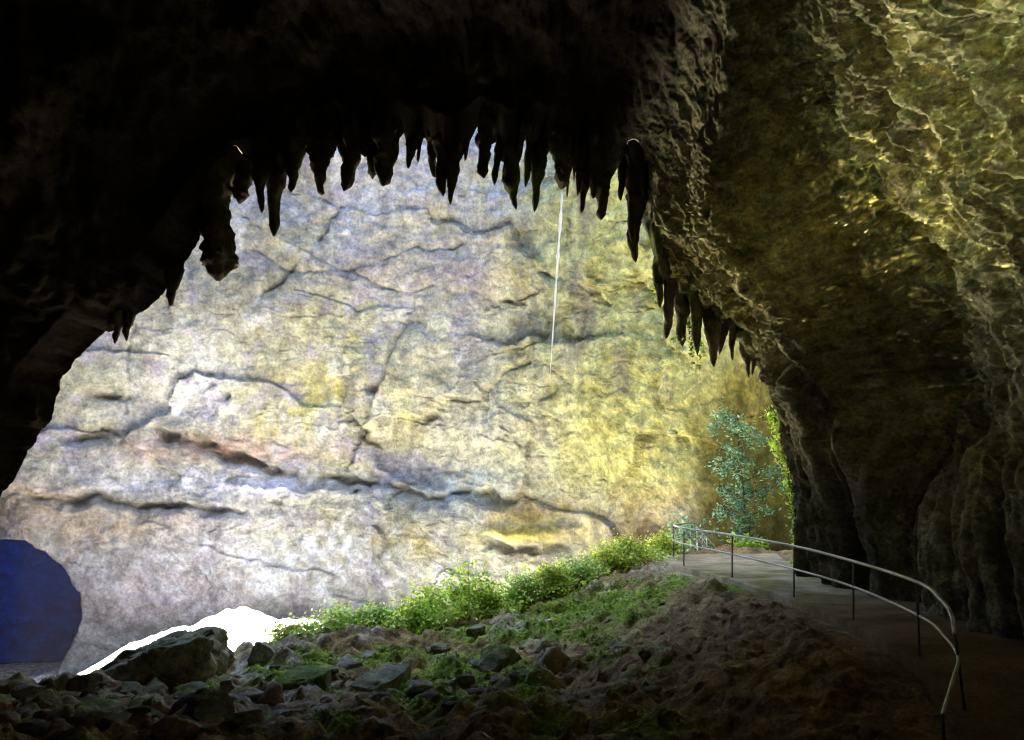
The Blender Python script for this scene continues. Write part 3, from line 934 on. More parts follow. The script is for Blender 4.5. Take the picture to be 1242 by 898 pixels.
# ------------------------------------------------------------------ stalactites
# tip x, tip y, root x, root y, root width (photo pixels), bend, label
ST = [
    (140, 418, 142, 392, 9, 0, "small rock spike, lower of the pair low on the left flank of the arch"),
    (153, 414, 154, 390, 9, 0, "small rock spike, upper of the pair low on the left flank of the arch"),
    (206, 371, 209, 350, 8, 0, "tiny lone rock tooth on the bare left slope of the arch"),
    (267, 342, 262, 225, 30, -3, "thickest stalactite with a knobbed hooked end, hanging low on the left of the arch"),
    (291, 248, 298, 200, 15, 0, "short stalactite just right of the thick knobbed one"),
    (316, 258, 318, 198, 15, 0, "short straight stalactite left of the long wavy one"),
    (331, 286, 341, 188, 20, -3, "long wavy stalactite with a swollen tip, near the left end of the row"),
    (354, 235, 363, 165, 16, -2, "curved brown stalactite right of the long wavy one"),
    (391, 237, 397, 140, 24, -5, "broad stalactite with a thin nib, at the upper left corner of the arch"),
    (416, 197, 414, 150, 11, 0, "short dark spike between the broad nibbed stalactite and a leaning one"),
    (417, 232, 432, 140, 17, 1, "blunt stalactite leaning left beside the broad nibbed one"),
    (443, 192, 445, 130, 13, 0, "short blunt stalactite left of the tall bright gap in the row"),
    (451, 217, 461, 140, 15, 0, "narrow blunt stalactite along the right side of the tall bright gap"),
    (464, 224, 468, 140, 22, 1, "thick stalactite fused to the blunt one right of the tall bright gap"),
    (476, 204, 479, 145, 12, 0, "small side spike clinging to the right of a thick stalactite"),
    (496, 206, 503, 150, 15, -2, "slim wedge stalactite between two bright notches of the row"),
    (507, 197, 510, 150, 8, 0, "needle thin stalactite right of the slim wedge"),
    (526, 215, 530, 150, 15, -2, "medium stalactite left of the long twin pair"),
    (537, 240, 541, 140, 19, -2, "thicker left stalactite of the long twin pair"),
    (546, 249, 554, 140, 18, 0, "slimmer and longer right stalactite of the long twin pair"),
    (564, 195, 567, 145, 11, 0, "short side spike on the right of the long twin pair"),
    (587, 216, 593, 135, 15, -2, "plain blunt stalactite right of the widest notch in the row"),
    (600, 226, 609, 160, 11, -1, "thin left leaning stalactite beside the long stepped one"),
    (626, 254, 617, 135, 17, -2, "long stalactite with a stepped narrow tip in the middle of the row"),
    (629, 197, 635, 140, 11, 0, "short spike in the gap right of the long stepped stalactite"),
    (637, 228, 649, 140, 13, 0, "slim left leaning stalactite left of the green edged one"),
    (648, 259, 660, 145, 18, -1, "long smooth stalactite with a green lit left edge"),
    (682, 229, 682, 140, 22, 0, "stout stalactite whose tip drips the white water trickle"),
    (688, 240, 691, 170, 8, 0, "thin spike just right of the dripping stalactite"),
    (696, 223, 700, 150, 7, 0, "shortest thin spike in the cluster right of the trickle"),
    (700, 239, 707, 160, 12, 0, "blade shaped stalactite, third right of the trickle"),
    (705, 258, 714, 180, 12, 0, "slender pointed stalactite left of the big ragged one"),
    (720, 241, 723, 160, 17, 0, "stubby stalactite fused to the left of the big ragged one"),
    (729, 269, 734, 170, 23, -1, "big ragged tipped stalactite between the trickle and the right end of the row"),
    (753, 244, 758, 180, 13, -1, "short isolated stalactite right of the big ragged one"),
    (768, 295, 770, 190, 16, 0, "long thin stalactite, left of the last pair in the main row"),
    (770, 319, 779, 205, 20, -2, "lowest stalactite of the main row, at its right end"),
    (799, 374, 801, 310, 13, 0, "ragged mossy stub at the left edge of the right cluster"),
    (808, 411, 812, 315, 14, 1, "dark spear stalactite, first in the cluster on the right side"),
    (829, 420, 825, 320, 17, 0, "pale edged stalactite, second in the cluster on the right side"),
    (846, 432, 846, 325, 18, -1, "moss hung stalactite in the middle of the right cluster"),
    (865, 446, 861, 335, 19, 0, "longest stalactite of the right cluster, with pale ribs"),
    (873, 430, 886, 350, 15, 0, "left leaning stalactite crossing behind the longest of the right cluster"),
    (888, 437, 889, 385, 11, 0, "short brown stalactite between two longer ones of the right cluster"),
    (907, 459, 903, 385, 12, 0, "next to last stalactite at the right end of the right cluster"),
    (912, 456, 915, 405, 8, 0, "last thin stalactite at the right end of the right cluster"),
]


def stalactite(tx, ty, bx, by, bw, bend, label, k):
    Yd = 27.75 if bx < 770 else np.interp(bx, [770, 800, 850, 915], [27.3, 26.5, 26.2, 26.0])
    Yd += 0.25 * math.sin(k * 2.3)
    r_ = random.Random(100 + k)
    nseg, sides = 46, 18
    B = at(bx, by, Yd)
    Tp = at(tx, ty, Yd)
    L = np.linalg.norm(B - Tp)
    mpp = Yd / F
    w0 = bw * mpp / 2 * 1.4
    up = B + np.array([0.0, 0.0, 0.6])
    t = np.linspace(0, 1, nseg)
    axis = B[None, :] * (1 - t[:, None]) + Tp[None, :] * t[:, None]
    axis[:, 0] += bend * mpp * np.sin(t * math.pi) * 1.3 + 0.05 * w0 * np.sin(t * 9 + k)
    axis[:, 1] += 0.4 * w0 * np.sin(t * 5 + k * 1.7)
    pw = r_.uniform(0.5, 0.95)
    rad = w0 * (0.15 + 0.85 * (1 - t) ** pw) * (1 + 0.10 * np.sin(t * r_.uniform(9, 16) + k))
    rad *= np.where(t > 0.93, np.sqrt(np.clip((1 - t) / 0.07, 0, 1)) * 0.9 + 0.1, 1)
    if "knobbed" in label:
        rad = w0 * np.interp(t, [0, 0.3, 0.6, 0.75, 0.8, 0.86, 0.93, 1], [1, 0.9, 0.85, 0.95, 1.0, 0.7, 0.45, 0.1])
        axis[:, 0] += mpp * np.interp(t, [0, 0.55, 0.8, 0.9, 1], [0, -1, 2.5, 3.0, 0])
    if "swollen" in label:
        rad = w0 * np.interp(t, [0, 0.4, 0.7, 0.76, 0.88, 1], [1, 0.75, 0.42, 0.36, 0.46, 0.06])
    if "nib" in label and "broad" in label and "blunt" not in label:
        rad = w0 * np.interp(t, [0, 0.4, 0.7, 0.82, 0.88, 0.98, 1], [1, 0.9, 0.62, 0.45, 0.25, 0.2, 0.05])
    if "stepped" in label and "long stalactite" in label:
        rad = w0 * np.interp(t, [0, 0.4, 0.7, 0.8, 0.86, 0.97, 1], [1, 0.88, 0.85, 0.7, 0.42, 0.32, 0.08])
    if "stout" in label or "blunt" in label:
        rad = w0 * np.interp(t, [0, 0.5, 0.8, 0.92, 1], [1, 0.85, 0.68, 0.55, 0.1])
    ang = np.arange(sides) * 2 * math.pi / sides
    V = np.zeros((nseg, sides, 3))
    V[:, :, 0] = axis[:, 0][:, None] + rad[:, None] * np.cos(ang)[None, :]
    V[:, :, 1] = axis[:, 1][:, None] + rad[:, None] * 1.15 * np.sin(ang)[None, :]
    V[:, :, 2] = axis[:, 2][:, None]
    V = V.reshape(-1, 3)
    ctr = np.repeat(axis, sides, 0)
    ns = fbm(np.stack([V[:, 0] * 3.2, V[:, 1] * 3.2, V[:, 2] * 1.1], -1) + k * 3.1, 4, 0.55, seed=161)
    V = ctr + (V - ctr) * np.clip(1 + 0.62 * ns, 0.35, 1.8)[:, None]
    # root flares up into the roof
    top_ring = V[:sides].copy()
    rc = top_ring.mean(0)
    fl = min(1.0, w0 / 0.2)
    R1 = rc + (top_ring - rc) * 1.4 + np.array([0, 0.05, 0.4 * fl])
    R0 = rc + (top_ring - rc) * 1.8 + np.array([0, 0.1, 0.9 * fl])
    V = np.vstack([R0, R1, V])
    nn = nseg + 2
    f = [grid_faces(nn, sides, True), (np.arange(sides) + (nn - 1) * sides)[None, :], np.arange(sides)[None, ::-1]]
    mossy = "moss" in label or "green" in label
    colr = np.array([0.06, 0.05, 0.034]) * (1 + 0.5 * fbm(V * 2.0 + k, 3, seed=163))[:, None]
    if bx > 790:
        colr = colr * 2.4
    if mossy or 610 < bx < 700:
        g = np.clip(0.5 + fbm(V * 1.5, 3, seed=165), 0, 1)[:, None] * (0.9 if mossy else 0.5)
        colr = colr * (1 - g) + np.array([0.12, 0.17, 0.03]) * g
    loc = B + np.array([0, 0, 0.0])
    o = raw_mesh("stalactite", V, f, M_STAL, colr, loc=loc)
    grp = "stalactites of the right cluster" if bx > 790 else ("rock spikes on the left flank" if bx < 230 else "stalactites along the top of the arch")
    tag(o, label, "stalactite", grp)
    return Tp


for k, s in enumerate(ST):
    tip = stalactite(*s, k)
    if "trickle" in s[6] and "whose" in s[6]:
        drip_tip = tip

# water trickle
tr_pts = np.array([drip_tip + (0, 0, 0.08), at(681, 250, 27.9), at(677.5, 300, 28.0), at(673.5, 360, 28.2), at(669.5, 420, 28.4), at(667, 458, 28.5)])
tr = resample(catmull(tr_pts, 10), 160)
wid = np.interp(np.linspace(0, 1, 160), [0, 0.05, 0.3, 0.55, 0.8, 1], [0.022, 0.042, 0.04, 0.03, 0.018, 0.005])
wid = wid * np.clip(1 + 0.5 * fbm(tr * 3.0, 3, 0.6, seed=195), 0.35, 1.8)
V, f = tube(tr, wid, 8)
o = raw_mesh("water_trickle", V, f, M_WATER, loc=tr[0])
tag(o, "thin white trickle of water falling from a stout stalactite before the cliff", "water trickle")

# ------------------------------------------------------------------ boulders
def rock_shape(seed, sx, sy, sz, sharp=0.9, sub=4):
    bm = bmesh.new()
    bmesh.ops.create_icosphere(bm, subdivisions=sub, radius=1.0)
    V = np.array([v.co[:] for v in bm.verts])
    Fc = np.array([[v.index for v in f.verts] for f in bm.faces])
    bm.free()
    r = np.random.default_rng(seed)
    # cut by random planes for facets
    for _ in range(16):
        nrm = r.normal(size=3)
        nrm /= np.linalg.norm(nrm)
        dd = r.uniform(0.42, 0.85)
        h = V @ nrm - dd
        V = V - np.where(h > 0, h * sharp, 0)[:, None] * nrm
    V = V * (1 + 0.16 * fbm(V * 1.3 + seed, 3, seed=171) + 0.09 * ridged(V * 2.6 + seed, 4, 0.6, seed=173))[:, None]
    return V * np.array([sx, sy, sz]), Fc


def rock_colour(V, seed, base, moss):
    c = np.array(base) * (1 + 0.45 * fbm(V * 2.2 + seed, 3, seed=175))[:, None]
    zz = (V[:, 2] - V[:, 2].min()) / (np.ptp(V[:, 2]) + 1e-6)
    g = np.clip(moss * sstep(0.35, 0.95, zz + 0.5 * fbm(V * 2 + seed, 3, seed=177)), 0, 1)[:, None]
    return c * 1.7 * (1 - g) + np.array([0.13, 0.20, 0.03]) * g


# the big block on the crest, from its outline and with its own depth
BLK = [(133, 806), (150, 799), (170, 789), (190, 780), (212, 773), (236, 768), (250, 770), (260, 777), (265, 790), (269, 801), (266, 812), (258, 824), (240, 832), (200, 836), (160, 836), (136, 826)]
bl = resample(catmull(BLK + [BLK[0]], 5), 120)[:-1]
Yb_ = 21.6
cen = at(205, 806, Yb_)
layers = []
for dy, sc in ((-0.95, 0.02), (-0.93, 0.45), (-0.85, 0.78), (-0.6, 0.93), (-0.25, 1.0), (0.25, 1.0), (0.7, 0.97), (1.1, 0.88), (1.4, 0.6), (1.5, 0.02)):
    ring = np.array([at(px_, py_, Yb_) for px_, py_ in bl])
    ring = cen + (ring - cen) * sc
    ring[:, 1] += dy
    layers.append(ring)
layers = np.array(layers)
fine = []
for q in np.linspace(0, len(layers) - 1, 70):
    a = int(min(q, len(layers) - 2))
    fine.append(layers[a] * (1 - (q - a)) + layers[a + 1] * (q - a))
P = np.array(fine).reshape(-1, 3)
dirv = P - cen
P = P + dirv / (np.linalg.norm(dirv, axis=1)[:, None] + 0.3) * (0.10 * fbm(P * 1.6, 3, seed=181) + 0.16 * facets(warp(P * 1.7, 1.0, 0.2, 184), 31, 0.7) + 0.06 * ridged(P * 3.2, 4, 0.6, seed=183))[:, None]
o = raw_mesh("boulder", P, grid_faces(70, len(bl), True), M_BOULDER, rock_colour(P - cen, 3, (0.19, 0.165, 0.125), 0.35), loc=cen - (0, 0, 0.6))
tag(o, "largest angular brown boulder standing against the white glare", "boulder", "boulders on the rubble crest")

# other rocks one can tell apart: centre px, py, Y, half width px, half height px, label, moss, base
RK = [
    (372, 832, 20.0, 42, 27, "dark slanting slab boulder with a mossy ridge, right of the pale rubble", 0.9, (0.11, 0.09, 0.07)),
    (318, 795, 23.2, 24, 16, "pale rounded crest rock right of the glare gap", 0.2, (0.26, 0.24, 0.22)),
    (360, 782, 24.2, 20, 13, "low grey crest rock between the pale one and the mossy one", 0.3, (0.24, 0.22, 0.19)),
    (392, 780, 24.6, 18, 14, "mossy crest rock below the palest shrub", 1.0, (0.16, 0.14, 0.10)),
    (185, 842, 19.2, 18, 12, "greenish rock under the left end of the largest boulder", 0.8, (0.17, 0.15, 0.12)),
    (150, 838, 19.4, 17, 11, "small grey rock at the foot of the largest boulder, farthest left", 0.5, (0.17, 0.15, 0.13)),
    (228, 840, 19.6, 24, 10, "flat rock with a yellow green moss cap under the largest boulder", 1.0, (0.16, 0.14, 0.11)),
    (105, 832, 19.0, 20, 12, "round dark rock left of the largest boulder on the crest", 0.4, (0.10, 0.085, 0.07)),
    (50, 848, 18.0, 26, 13, "wide black rock near the left end of the crest", 0.2, (0.07, 0.06, 0.05)),
    (330, 850, 18.4, 24, 18, "reddish rock in the pale rubble below the slanting slab", 0.2, (0.20, 0.12, 0.10)),
    (420, 818, 21.4, 28, 20, "ribbed brown rock right of the slanting slab", 0.3, (0.22, 0.18, 0.15)),
    (470, 836, 19.4, 42, 24, "broad humped boulder with a pale rim in the middle of the rubble", 0.5, (0.19, 0.16, 0.13)),
    (540, 862, 16.8, 44, 26, "big moss covered boulder at the bottom middle", 1.0, (0.13, 0.11, 0.08)),
    (600, 808, 20.8, 30, 20, "round mossy boulder above the dark vertical cleft", 1.0, (0.14, 0.12, 0.09)),
    (655, 840, 18.4, 24, 30, "upright mossy rock right of the dark vertical cleft", 0.9, (0.14, 0.12, 0.09)),
    (150, 882, 15.0, 44, 20, "greyish rock lying at the bottom left of the rubble", 0.5, (0.15, 0.13, 0.11)),
    (245, 875, 15.4, 46, 26, "dark bulky boulder at the bottom below the largest boulder", 0.3, (0.09, 0.075, 0.06)),
    (660, 762, 25.4, 22, 10, "pale cracked rock below the shrubs in the middle of the ridge", 0.1, (0.33, 0.30, 0.28)),
    (435, 870, 15.8, 30, 18, "brown rock at the bottom between the humped and the mossy boulder", 0.4, (0.16, 0.13, 0.10)),
]
for k, (px_, py_, Y_, hw, hh, lab, moss, basec) in enumerate(RK):
    mpp = Y_ / F
    V, Fc = rock_shape(30 + k, hw * mpp, 0.5 * (hw + hh) * mpp * 1.2, hh * mpp * 1.15)
    ang = (0.5, -0.3, 0.2, -0.15, 0.3)[k % 5]
    if "slanting" in lab:
        R = np.array(Matrix.Rotation(-0.55, 3, 'Y'))
        V = V @ R.T
    c = at(px_, py_, Y_)
    gz_ = ground_z(c[0], c[1])
    c[2] = min(c[2], gz_ + 0.55 * hh * mpp)
    colr = rock_colour(V, k, basec, moss)
    o = raw_mesh("boulder", V + c, Fc, M_BOULDER, colr, loc=c - (0, 0, hh * mpp))
    tag(o, lab, "boulder", "boulders on the rubble crest")

# loose rubble: one mass nobody could count
vs, fs, cs = [], [], []
off = 0
protos = [rock_shape(200 + i, 1, 1, 0.75, sub=3) for i in range(8)]
r = np.random.default_rng(55)
for k in range(230):
    px_ = r.uniform(-30, 820)
    tq = r.uniform(0, 1)
    crest = np.interp(px_, [-30, 140, 265, 340, 500, 600, 700, 820], [846, 828, 822, 784, 772, 750, 715, 720])
    py_ = crest + 6 + (910 - crest) * tq
    Yc = np.interp(px_, [-30, 265, 400, 600, 820], [18.6, 22, 25, 27, 25])
    Y_ = Yc + (13.8 - Yc) * ((py_ - crest) / (900 - crest)) ** 0.7
    c = at(px_, py_, Y_)
    if px_ > 640 and r.random() < 0.72:
        continue
    s = 0.05 + 0.3 * r.random() ** 2.2 * (1.0 if px_ < 640 else 0.55)
    V, Fc = protos[k % 8]
    a = r.uniform(0, 6.28)
    R = np.array(Matrix.Rotation(a, 3, 'Z') @ Matrix.Rotation(r.uniform(-0.5, 0.5), 3, 'X'))
    V = (V * np.array([s * r.uniform(0.8, 1.5), s, s * r.uniform(0.6, 1.1)])) @ R.T
    gz_ = c[2]
    V = V + np.array([c[0], c[1], 0])
    vs.append((V, c[0], c[1], s))
    g = r.uniform(0.5, 1.25)
    cs.append(rock_colour(V - V.mean(0), k, np.array([0.17, 0.145, 0.12]) * g + r.uniform(-0.012, 0.012, 3), r.choice([0, 0.3, 0.9])))
    fs.append(Fc + off)
    off += len(V)
xy = np.array([[v[1], v[2]] for v in vs])
zz = ground_parts(xy[:, 0], xy[:, 1])[0]
allV = np.vstack([v[0] + np.array([0, 0, zz[i] + 0.12 * v[3]]) for i, v in enumerate(vs)])
o = raw_mesh("rubble", allV, np.vstack(fs), M_BOULDER, np.vstack(cs))
tag(o, "loose mossy stones strewn over the dark mound", "rubble", kind="stuff")

# ------------------------------------------------------------------ leaves
def leaves(points, size, r, up=0.5, cols=((0.12, 0.2, 0.03),), aspect=0.55, jitter=0.3):
    """bent diamond leaves at the given points"""
    n = len(points)
    nr = r.normal(size=(n, 3))
    nr[:, 2] = np.abs(nr[:, 2]) + up
    nr /= np.linalg.norm(nr, axis=1)[:, None]
    t = r.normal(size=(n, 3))
    t -= nr * np.sum(t * nr, 1)[:, None]
    t /= np.linalg.norm(t, axis=1)[:, None]
    b = np.cross(nr, t)
    s = size * r.uniform(1 - jitter, 1 + jitter, n)[:, None]
    p = np.asarray(points)
    fold = 0.22
    v0 = p - t * s
    v1 = p - t * s * 0.1 + b * s * aspect - nr * s * fold
    v2 = p + t * s - nr * s * 0.25
    v3 = p - t * s * 0.1 - b * s * aspect - nr * s * fold
    v4 = p.copy()
    V = np.stack([v0, v1, v2, v3, v4], 1).reshape(-1, 3)
    k = np.arange(n)[:, None] * 5
    f = np.concatenate([k + np.array([[0, 1, 4]]), k + np.array([[1, 2, 4]]), k + np.array([[2, 3, 4]]), k + np.array([[3, 0, 4]])], 0)
    cc = np.array(cols)[r.integers(0, len(cols), n)] * r.uniform(0.7, 1.3, n)[:, None]
    return V, f, np.repeat(cc, 5, 0)


GREENS = {
    "fresh": ((0.42, 0.62, 0.08), (0.52, 0.70, 0.10), (0.28, 0.46, 0.06), (0.58, 0.72, 0.15)),
    "yellow": ((0.60, 0.70, 0.12), (0.68, 0.74, 0.17), (0.42, 0.54, 0.09)),
    "pale": ((0.52, 0.68, 0.20), (0.64, 0.74, 0.32), (0.42, 0.60, 0.16)),
    "teal": ((0.16, 0.34, 0.22), (0.22, 0.41, 0.29), (0.32, 0.50, 0.38), (0.14, 0.30, 0.12)),
    "dark": ((0.05, 0.10, 0.02), (0.08, 0.13, 0.02)),
}


def shrub(px_, py_, Y_, wpx, hpx, tone, label, seed, nclump=9, size=0.062, dens=110, tall=False):
    r = np.random.default_rng(seed)
    mpp = Y_ / F
    w, h = wpx * mpp / 2, hpx * mpp
    base = at(px_, py_, Y_)
    base[2] = ground_z(base[0], base[1]) - 0.03
    topz = at(px_, py_ - hpx, Y_)[2]
    h = max(0.35, topz - base[2])
    root = empty("shrub", tuple(base))
    tag(root, label, "shrub", "shrubs along the ridge")
    sv, sf, so = [], [], 0
    pts = []
    for c_ in range(nclump):
        u = r.uniform(-1, 1)
        v = r.uniform(-1, 1)
        hh = h * (r.uniform(0.35, 1.0) if not tall else r.uniform(0.5, 1.0)) * (1 - 0.45 * abs(u))
        tipp = np.array([u * w * 0.8, v * w * 0.6, hh])
        mid = tipp * np.array([0.45, 0.45, 0.55]) + r.normal(0, 0.04, 3)
        V, f = tube(catmull(np.array([[u * 0.1 * w, v * 0.1 * w, -0.05], mid, tipp]), 5), np.linspace(0.012, 0.004, 11), 5)
        sv.append(V)
        sf += [x_ + so for x_ in f[:1]]
        so += len(V)
        # sprays: leaf positions along the upper half of the stem and round its tip
        k1 = r.integers(dens // 2, dens)
        q = r.uniform(0.3, 1.0, k1)[:, None]
        line = (1 - q) * mid * 0.8 + q * tipp
        spread = 0.10 + 0.16 * r.random()
        pts.append(line + r.normal(0, 1, (k1, 3)) * np.array([spread, spread, spread * 0.55]) * (0.6 + 0.6 * h))
    pts = np.vstack(pts)
    pts[:, 2] = np.maximum(pts[:, 2], 0.03)
    V, f, cc = leaves(pts, size, r, 0.6, GREENS[tone])
    raw_mesh("foliage", V, f, M_LEAF, cc, smooth=False, parent=root)
    SV = np.vstack(sv)
    raw_mesh("stems", SV, np.vstack(sf), M_BARK, np.broadcast_to((0.10, 0.09, 0.04), SV.shape), parent=root)
    return root


SH = [
    (352, 768, 24.6, 34, 16, "yellow", "low yellow green tuft beside the white glare", 5),
    (403, 772, 25.6, 56, 46, "pale", "palest sparse shrub, half lost in the white glare", 9),
    (452, 772, 26.0, 62, 40, "pale", "pale airy shrub second from the glare on the ridge", 10),
    (498, 768, 26.4, 58, 48, "fresh", "bushy green shrub left of the tallest one", 12),
    (520, 752, 27.2, 50, 62, "fresh", "slim upright shrub touching the tallest one from the left", 10),
    (566, 748, 27.4, 56, 74, "fresh", "tallest shrub, with a flat sprig standing above the rest", 12),
    (590, 748, 27.8, 48, 44, "yellow", "yellowish shrub right of the tallest one", 10),
    (636, 742, 28.2, 46, 52, "pale", "light green shrub with a thin dark stem in the middle of the ridge", 12),
    (668, 730, 28.8, 52, 44, "yellow", "dense yellow green shrub right of the thin stemmed one", 12),
    (703, 714, 29.6, 60, 46, "pale", "whitish topped shrub halfway up the ridge", 13),
    (738, 700, 30.6, 60, 44, "yellow", "bright yellow green shrub below the end of the path", 13),
    (764, 690, 31.4, 54, 46, "yellow", "topmost bright shrub on the ridge, left of the railing", 12),
    (806, 668, 34.6, 44, 26, "yellow", "small round yellow shrub behind the first railing post", 9),
]
for k, (a, b, Y_, w_, h_, tone, lab, nc) in enumerate(SH):
    shrub(a, b, Y_, w_, h_, tone, lab, 300 + k, int(nc * 1.6))

# flat sprig on the tallest shrub comes from the same plant: extra tall sparse stems
shrub(562, 745, 27.6, 30, 66, "fresh", "thin stemmed flat sprig rising out of the tallest shrub", 340, 4, 0.10, 40, True)
# young plants on far floor in front of the cliff
shrub(905, 668, 37.0, 46, 22, "fresh", "low bright green plant behind the path below the teal tree", 350, 7, 0.10)
shrub(836, 648, 41.0, 46, 42, "teal", "dull teal bush beyond the stair handrails", 351, 9, 0.11)

# ------------------------------------------------------------------ small tree beyond the path
def teal_tree():
    r = np.random.default_rng(77)
    Y_ = 39.0
    base = at(903, 668, Y_)
    base[2] = ground_z(base[0], base[1]) - 0.1
    root = empty("tree", tuple(base))
    tag(root, "slender teal leaved tree behind the railing in the right corner", "tree")

    def rel(px_, py_, dy=0):
        p = at(px_, py_, Y_ + dy) - base
        return p
    clumps = [(878, 506, 13, 9), (898, 521, 17, 8), (917, 536, 12, 7), (887, 546, 11, 6), (878, 567, 14, 9), (899, 580, 9, 6), (937, 574, 15, 7), (951, 588, 8, 5), (906, 592, 9, 6),
              (897, 612, 16, 8), (878, 623, 12, 6), (911, 630, 13, 7), (929, 619, 9, 4), (894, 645, 10, 6), (916, 661, 13, 6), (866, 520, 7, 6), (901, 560, 12, 9), (903, 600, 11, 9), (903, 634, 11, 9), (905, 652, 12, 8), (925, 598, 11, 7), (880, 596, 9, 7)]
    trunk = np.array([[0, 0, -0.2], rel(904, 640), rel(902, 600), rel(898, 560, 0.2), rel(893, 520, 0.1), rel(888, 498)])
    V, f = tube(catmull(trunk, 8), np.linspace(0.04, 0.01, 41), 8)
    raw_mesh("trunk", V, f, M_BARK, np.broadcast_to((0.12, 0.10, 0.07), V.shape), parent=root)
    sv, sf, so = [], [], 0
    pts = []
    mpp = Y_ / F
    T = catmull(trunk, 8)
    for (cx, cy, rx, ry) in clumps:
        c_ = rel(cx, cy, r.uniform(-0.7, 0.7))
        j = np.argmin(np.linalg.norm(T - (c_ - (0, 0, 0.35)), axis=1))
        V, f = tube(np.array([T[j], (T[j] + c_) / 2 + (0, 0, 0.08), c_]), np.array([0.022, 0.014, 0.006]), 5)
        raw_mesh("branch", V, f, M_BARK, np.broadcast_to((0.12, 0.10, 0.07), V.shape), parent=root)
        n_ = int(14 + rx * ry * 1.05)
        q = r.normal(0, 0.5, (n_, 3)) * np.array([rx * mpp * 1.15, rx * mpp, ry * mpp * 1.5])
        pts.append(c_ + q)
    V, f, cc = leaves(np.vstack(pts), 0.10, r, 0.9, GREENS["teal"], aspect=0.5)
    raw_mesh("crown", V, f, M_LEAF, cc, smooth=False, parent=root)


teal_tree()

# climbing plant on the edge of the arch, right
def climber():
    r = np.random.default_rng(88)
    pts = []
    spine = [(938, 505, 14, 10), (946, 515, 12, 12), (952, 530, 9, 12), (948, 548, 12, 12), (955, 562, 8, 14), (957, 585, 7, 16), (962, 605, 7, 16), (965, 630, 6, 16), (967, 655, 6, 14), (970, 680, 9, 10), (985, 690, 14, 6), (941, 540, 7, 6)]
    base = at(968, 690, 25.9)
    root = empty("climbing_plant", tuple(base))
    tag(root, "bright yellow green climbing plant on the right edge of the arch", "climbing plant")
    V, f = tube(np.array([at(a, b, 25.85) for a, b, _, _ in spine[::-1][1:]]) - base, 0.015, 5)
    raw_mesh("stem", V, f, M_BARK, np.broadcast_to((0.12, 0.10, 0.05), V.shape), parent=root)
    for (cx, cy, rx, ry) in spine:
        mpp = 26 / F
        n_ = int(14 + rx * ry * 0.5)
        c_ = at(cx, cy, 25.95) - base
        pts.append(c_ + r.normal(0, 0.55, (n_, 3)) * np.array([rx * mpp, 0.3, ry * mpp]))
    V, f, cc = leaves(np.vstack(pts), 0.075, r, 0.2, GREENS["yellow"] + GREENS["fresh"], aspect=0.6)
    raw_mesh("foliage", V, f, M_LEAF, cc, smooth=False, parent=root)


climber()


def hanging_moss(spots, label, seed, Y_):
    r = np.random.default_rng(seed)
    base = at(spots[0][0], spots[0][1], Y_)
    pts = []
    for (cx, cy, rx, ry) in spots:
        mpp = Y_ / F
        n_ = int(10 + rx * ry * 0.5)
        pts.append(at(cx, cy, Y_) + r.normal(0, 0.5, (n_, 3)) * np.array([rx * mpp, 0.18, ry * mpp]))
    V, f, cc = leaves(np.vstack(pts), 0.06, r, 0.0, GREENS["yellow"] + GREENS["dark"], aspect=0.6)
    o = raw_mesh("hanging_moss", V, f, M_LEAF, cc, smooth=False, loc=base)
    tag(o, label, "hanging moss", "mosses hanging in the right cluster of stalactites", kind="stuff")


hanging_moss([(836, 400, 5, 14), (840, 425, 6, 12), (852, 420, 5, 14), (848, 440, 4, 8), (818, 412, 7, 4)], "bright green moss hanging between the stalactites of the right cluster", 91, 26.3)
hanging_moss([(797, 345, 5, 10), (800, 362, 5, 10), (793, 352, 4, 6)], "ragged green moss at the left edge of the right cluster", 92, 26.9)

# low leafy undergrowth along the crest
r = np.random.default_rng(94)
cr = np.array([(345, 772, 25.0), (420, 774, 25.8), (500, 770, 26.4), (560, 756, 27.2), (620, 744, 28.2), (680, 722, 29.6), (730, 700, 31.0), (770, 684, 32.4), (812, 668, 34.6)], float)
q = r.uniform(0, len(cr) - 1.001, 2000)
i0 = q.astype(int)
cc_ = cr[i0] * (1 - (q - i0))[:, None] + cr[i0 + 1] * (q - i0)[:, None]
b_ = np.array([at(*c_) for c_ in cc_])
b_[:, 0] += r.normal(0, 0.25, len(b_))
b_[:, 1] += r.normal(0.1, 0.75, len(b_))
hgt = np.clip(0.30 + 0.6 * fbm(b_ * 0.8, 3, 0.6, seed=191), 0.03, 0.75) * np.interp(cc_[:, 0], [345, 430, 520, 800], [0.35, 0.7, 1.0, 1.0])
zg = ground_parts(b_[:, 0], b_[:, 1])[0]
pp = []
for k in range(len(b_)):
    m_ = int(r.integers(4, 11))
    top_ = np.array([b_[k, 0] + r.normal(0, 0.1), b_[k, 1] + r.normal(0, 0.1), zg[k] + hgt[k] * r.uniform(0.5, 1.0)])
    pp.append(top_ + r.normal(0, 1, (m_, 3)) * np.array([0.11, 0.11, 0.06]))
V, f, cc = leaves(np.vstack(pp), 0.058, r, 0.7, GREENS["yellow"] + GREENS["fresh"] + GREENS["pale"], aspect=0.6)
o = raw_mesh("undergrowth", V, f, M_LEAF, cc, smooth=False)
tag(o, "bright lime green undergrowth carpeting the crest of the ridge", "undergrowth", kind="stuff")

